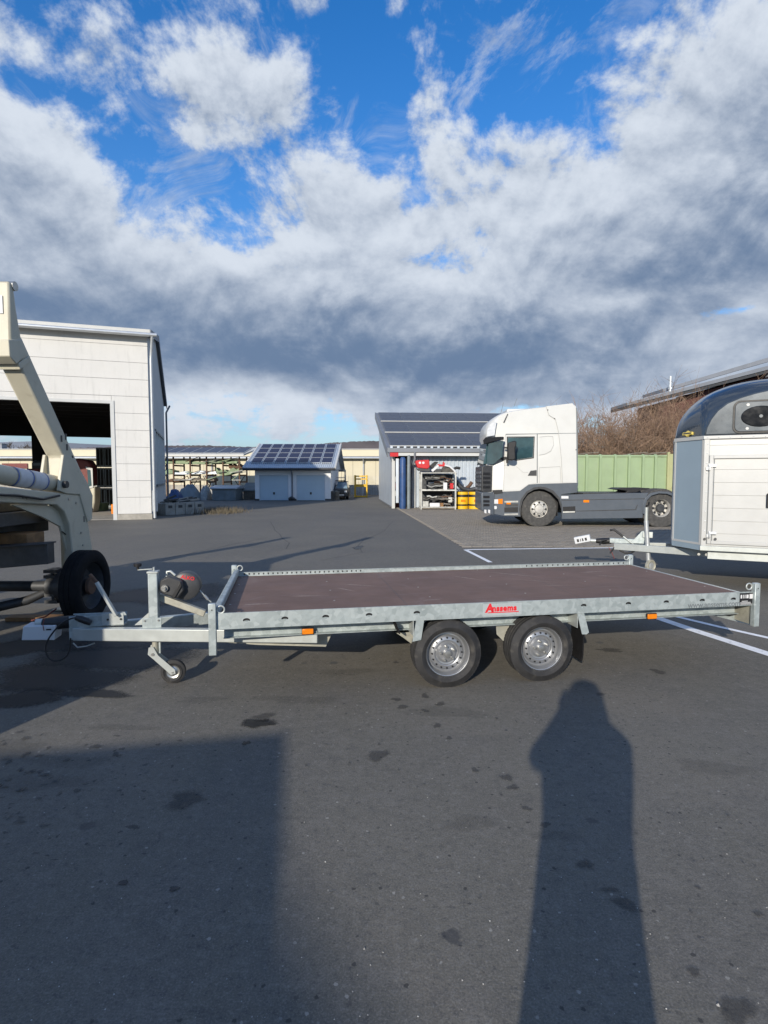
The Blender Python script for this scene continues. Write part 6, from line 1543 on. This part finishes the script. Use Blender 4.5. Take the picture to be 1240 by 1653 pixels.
# ------------------------------------------------------------------ bare bushes
def bush(name, x, y, h, spread, n, label, seed, mat='twig', group='bare bushes behind the container'):
    random.seed(seed); t = thing(name, label, 'bush', (x, y, 0), 0, group); m = MB(); st = MB()
    def seg(a, b, r, mb):
        d = (b - a); s = d.cross(Vector((random.uniform(-1, 1), random.uniform(-1, 1), .1))).normalized(); u = s.cross(d).normalized(); k = len(mb.v)
        for p, rr_ in ((a, r), (b, r*.6)):
            for ang in (0, 2.094, 4.189): mb.v.append(tuple(p + (s*math.cos(ang) + u*math.sin(ang))*rr_))
        for i in range(3): mb.f.append((k + i, k + (i+1) % 3, k + 3 + (i+1) % 3, k + 3 + i))
    for i in range(n):
        a = random.uniform(0, 6.283); lean = random.uniform(.0, 1.0)**.7; base = Vector((random.gauss(0, spread*.22), random.gauss(0, spread*.22), 0))
        d = Vector((math.cos(a)*lean*spread/h, math.sin(a)*lean*spread/h, 1.15 - .35*lean)).normalized(); L = h*random.uniform(.72, 1.08); p = base; q = 7; dirs = d.copy()
        for k in range(q):
            dirs = (dirs + Vector((random.gauss(0, .14), random.gauss(0, .14), random.gauss(-.03, .07)))).normalized(); pn_ = p + dirs*L/q
            seg(p, pn_, .020*(1 - k/q) + .006, st if k < 2 else m)
            if k >= 1:
                for b in range(3):
                    dd = (dirs + Vector((random.gauss(0, .75), random.gauss(0, .75), random.gauss(0, .5)))).normalized(); l2 = L/q*random.uniform(.7, 1.5); e = pn_ + dd*l2; seg(pn_, e, .0075, m)
                    for c2 in range(2):
                        d3 = (dd + Vector((random.gauss(0, .8), random.gauss(0, .8), random.gauss(0, .6)))).normalized(); st2 = pn_ + dd*l2*random.uniform(.3, .9); seg(st2, st2 + d3*l2*random.uniform(.4, .9), .005, m)
            p = pn_
    m.build('twigs', mat, t, fix=False); st.build('stems', 'bark', t, fix=False); return t
for k, (px, Y, pyt, sp, n, lb) in enumerate(((950, 29.0, 655, 2.2, 85, 'bare brown bush directly right of the truck cab'), (990, 31.0, 642, 2.5, 90, 'bare bush between the truck cab and the red hall corner'), (1030, 29.5, 634, 2.5, 85, 'bare bush in front of the red hall left end'), (1066, 31.0, 634, 2.5, 80, 'tall bare bush in the middle of the red wall'), (1096, 28.5, 630, 2.2, 75, 'bare bush partly hidden by the horse trailer nose'), (1128, 30.0, 600, 2.2, 45, 'tall sparse bush rising above the horse trailer dome'), (925, 31.5, 660, 2.0, 60, 'low bare bush hidden mostly by the truck cab'), (1010, 27.8, 668, 2.0, 70, 'low bare bush just behind the green container'))):
    c = P(px, pyt, Y); bush('bare_bush', c.x, Y, c.z*.86, sp, n, lb, 40 + k)

# ------------------------------------------------------------------ hills and far trees
def ridge(name, Y, pts, mat, dep=200):
    vs, fs = [], []; n = len(pts)
    for px, py in pts:
        p = P(px, py, Y); vs += [(p.x, Y - 60, -2), (p.x, Y, p.z), (p.x, Y + dep, -2)]
    for i in range(n - 1):
        for j in range(2): fs.append((i*3 + j, (i+1)*3 + j, (i+1)*3 + j + 1, i*3 + j + 1))
    return tag(MB().add(vs, fs).build(name, mat, smooth=60), kind='structure')
random.seed(2)
def jag(l, amp, step=3.0):
    o = []
    for (x0, y0), (x1, y1) in zip(l, l[1:]):
        k = max(1, int(abs(x1 - x0)/step))
        for i in range(k): o.append((x0 + (x1 - x0)*i/k, y0 + (y1 - y0)*i/k + random.uniform(-amp, amp)))
    return o + [l[-1]]
ridge('hill', 420, jag([(-700, 735), (-200, 728), (100, 724), (250, 719), (330, 719), (420, 722), (500, 718), (545, 714), (600, 711.5), (660, 712), (760, 718), (900, 722), (1300, 726), (2000, 735)], .7), 'hill')
ridge('far_hill', 1100, [(-900, 735), (-300, 726), (0, 714), (60, 712), (130, 716), (300, 724), (700, 730), (1500, 735)], 'hill_far', 300)
# bare tree behind the warehouse, seen through the hall
random.seed(77); tc_ = P(35, 770, 62); bt = thing('bare_tree', 'bare tree beyond the warehouse roof seen through the hall', 'tree', (tc_.x, 62, 0))
def branch(mb, p, d, L, r, depth):
    q = p; n = 3
    for k in range(n):
        d = (d + Vector((random.gauss(0, .12), random.gauss(0, .12), random.gauss(.02, .08)))).normalized(); e = q + d*L/n; mb.tube([q, e], [r*(1 - k/n*.4), r*(1 - (k+1)/n*.4)], 5, False); q = e
    if depth:
        for _ in range(4 if depth > 1 else 5):
            d2_ = (d + Vector((random.gauss(0, .6), random.gauss(0, .6), random.gauss(.05, .3)))).normalized(); branch(mb, q, d2_, L*random.uniform(.55, .8), r*.55, depth - 1)
m = MB(); m.tube([(0, 0, 0), (.1, 0, 2.4)], [.22, .16], 8); m.build('trunk', 'bark', bt)
m = MB()
for k in range(4): branch(m, Vector((.1, 0, 2.35)), Vector((random.gauss(0, .6), random.gauss(0, .6), .8)).normalized(), 1.4, .09, 3)
m.build('crown', 'bark', bt, fix=False)

# ------------------------------------------------------------------ unseen shadow casters around the photographer, their shapes made up
def back(sx, sy, h):       # spot at height h whose shadow falls on the ground point (sx, sy)
    t = h / math.tan(SUN_EL); return Vector((sx - math.sin(SUN_AZ)*t, sy - math.cos(SUN_AZ)*t, 0))
def van(name, corner, ang, L, W, H, label):
    """unseen, made-up box van whose front right roof corner stands at corner; length runs back along its own -y"""
    t = thing(name, label, 'van', corner, ang)
    MB().box(-W, 0, -L, 0, .55, H).build('cargo_box', 'white_paint', t, bevel=.02)
    MB().box(-W + .15, -.15, -L - .1, -.1, .35, .55).build('chassis', 'charcoal', t)
    for x in (-W + .05, -.30):
        for y in (-.9, -L + .9): MB().cyl((x, y, .36), (x + .25, y, .36), .36, 20).build('wheel', 'rubber_dark', t)
    m = MB().prism([(-L, .4), (-L - 1.5, .4), (-L - 1.55, 1.1), (-L - .9, 1.9), (-L, 2.0)], 'x', -W + .05, -.05); m.build('cab', 'white_paint', t, bevel=.06)
    return t
A = G(465, 1180); vA = back(A.x, A.y, 2.6)
van('unseen_box_van', vA, R(9.8), 4.2, 2.1, 2.6, 'unseen white box van with a made-up shape, throwing the square shadow')  # never in view, shaped to cast the square shadow
D = G(0, 1185); vD = Vector((D.x, D.y, 0)) - Vector((math.sin(SUN_AZ), math.cos(SUN_AZ), 0))*2.35
van('unseen_side_van', vD + Vector((-.0, 0, 0)), R(-23), 3.0, 2.0, 2.6, 'unseen white van with a made-up shape, added left to shade the loader')  # out of view, added to shade the loader side and coupling
C = Vector((-.78, 2.70, 0)); bC = back(C.x, C.y, 6.3); wb = thing('unseen_workshop', 'unseen workshop building with a made-up shape, throwing the soft shadow', 'building', bC, math.atan2(.83, .55) - math.pi)  # out of view, building form made up for the soft shadow edge
# local frame: +x runs along the shadow edge away from the yard
ang = math.atan2(-.83, .55); wb.rotation_euler = (0, 0, ang)
MB().box(0, 16, -9, 0, 0, 6.1).build('wall', 'render_white', wb); MB().box(-.0, 16.2, -9.2, .0, 6.101, 6.3).build('roof', 'roof_grey', wb)
for k in range(4): MB().box(2 + k*3.6, 3.8 + k*3.6, .0, .05, 1.2, 2.6).build('window', 'glass_sky', wb)

# photographer
ps = thing('person', 'photographer in a dark hooded coat holding a phone, seen only as a shadow', 'person', (-.07, -.33, 0), R(8))
def skin_body(name, verts, edges, radii, mat, parent, root=0, sub=2):
    me = bpy.data.meshes.new(name); me.from_pydata(verts, edges, []); me.materials.append(MAT[mat]); o = bpy.data.objects.new(name, me); col.objects.link(o); o.parent = parent
    sk_ = o.modifiers.new('skin', 'SKIN'); sk_.use_smooth_shade = True
    for i, r in enumerate(radii): me.skin_vertices[0].data[i].radius = r if isinstance(r, tuple) else (r, r)
    me.skin_vertices[0].data[root].use_root = True
    s_ = o.modifiers.new('sub', 'SUBSURF'); s_.levels = sub; s_.render_levels = sub; return o
V_ = [(0, 0, .95), (0, 0, 1.15), (0, 0, 1.36), (0, .01, 1.47), (0, .03, 1.56), (0, .04, 1.66), (0, .03, 1.735),
      (.17, 0, 1.40), (.285, .06, 1.28), (.17, .18, 1.38), (.10, .25, 1.48), (-.17, 0, 1.40), (-.285, .06, 1.28), (-.12, .18, 1.38), (-.03, .25, 1.48),
      (.10, 0, .86), (.11, .02, .48), (.11, -.02, .09), (.11, .15, .04), (-.10, 0, .86), (-.11, .02, .48), (-.11, -.02, .09), (-.11, .15, .04)]
E_ = [(0, 1), (1, 2), (2, 3), (3, 4), (4, 5), (5, 6), (2, 7), (7, 8), (8, 9), (9, 10), (2, 11), (11, 12), (12, 13), (13, 14), (0, 15), (15, 16), (16, 17), (17, 18), (0, 19), (19, 20), (20, 21), (21, 22)]
Rd = [(.19, .14), (.18, .14), (.18, .13), .075, .10, .115, .075, .075, .068, .05, .035, .075, .068, .05, .035, .12, .085, .055, .045, .12, .085, .055, .045]
skin_body('body', V_, E_, Rd, 'cloth', ps)
MB().lathe([(.20, .50), (.195, .8), (.19, .98), (.205, 1.1), (.235, 1.22), (.255, 1.32), (.235, 1.40), (.15, 1.47), (.06, 1.52)], (0, 0, 0), (0, 0, 1), 20).build('coat', 'cloth', ps, smooth=60)
MB().lathe([(.19, 1.42), (.155, 1.50), (.14, 1.58), (.125, 1.66), (.09, 1.735), (0, 1.775)], (0, .01, 0), (0, 0, 1), 18).build('hood', 'cloth', ps, smooth=60)
for s in (-1, 1):
    o_ = .035; yb = .26
    MB().tube([(o_ + s*.07, yb - .01, 1.46), (o_ + s*.068, yb + .01, 1.52), (o_ + s*.06, yb + .02, 1.555)], [.03, .035, .018], 8).build('hand', 'skin', ps, smooth=60)
    for k in range(4): MB().tube([(o_ + s*.075, yb + .01, 1.53 + k*.018), (o_ + s*.055, yb + .024, 1.535 + k*.018), (o_ + s*.038, yb + .022, 1.537 + k*.018)], [.009, .009, .007], 6).build('finger', 'skin', ps, smooth=60)
    MB().tube([(o_ + s*.07, yb - .005, 1.53), (o_ + s*.05, yb - .008, 1.56), (o_ + s*.04, yb - .007, 1.585)], [.010, .009, .007], 6).build('thumb', 'skin', ps, smooth=60)
phn = tag(MB().box(-.055, .105, -.0, .008, 1.53, 1.605).build('phone', 'black_gloss', bevel=.003), 'black phone in the photographer\'s hands', 'phone'); phn.location = (-.03, -.032, 0)
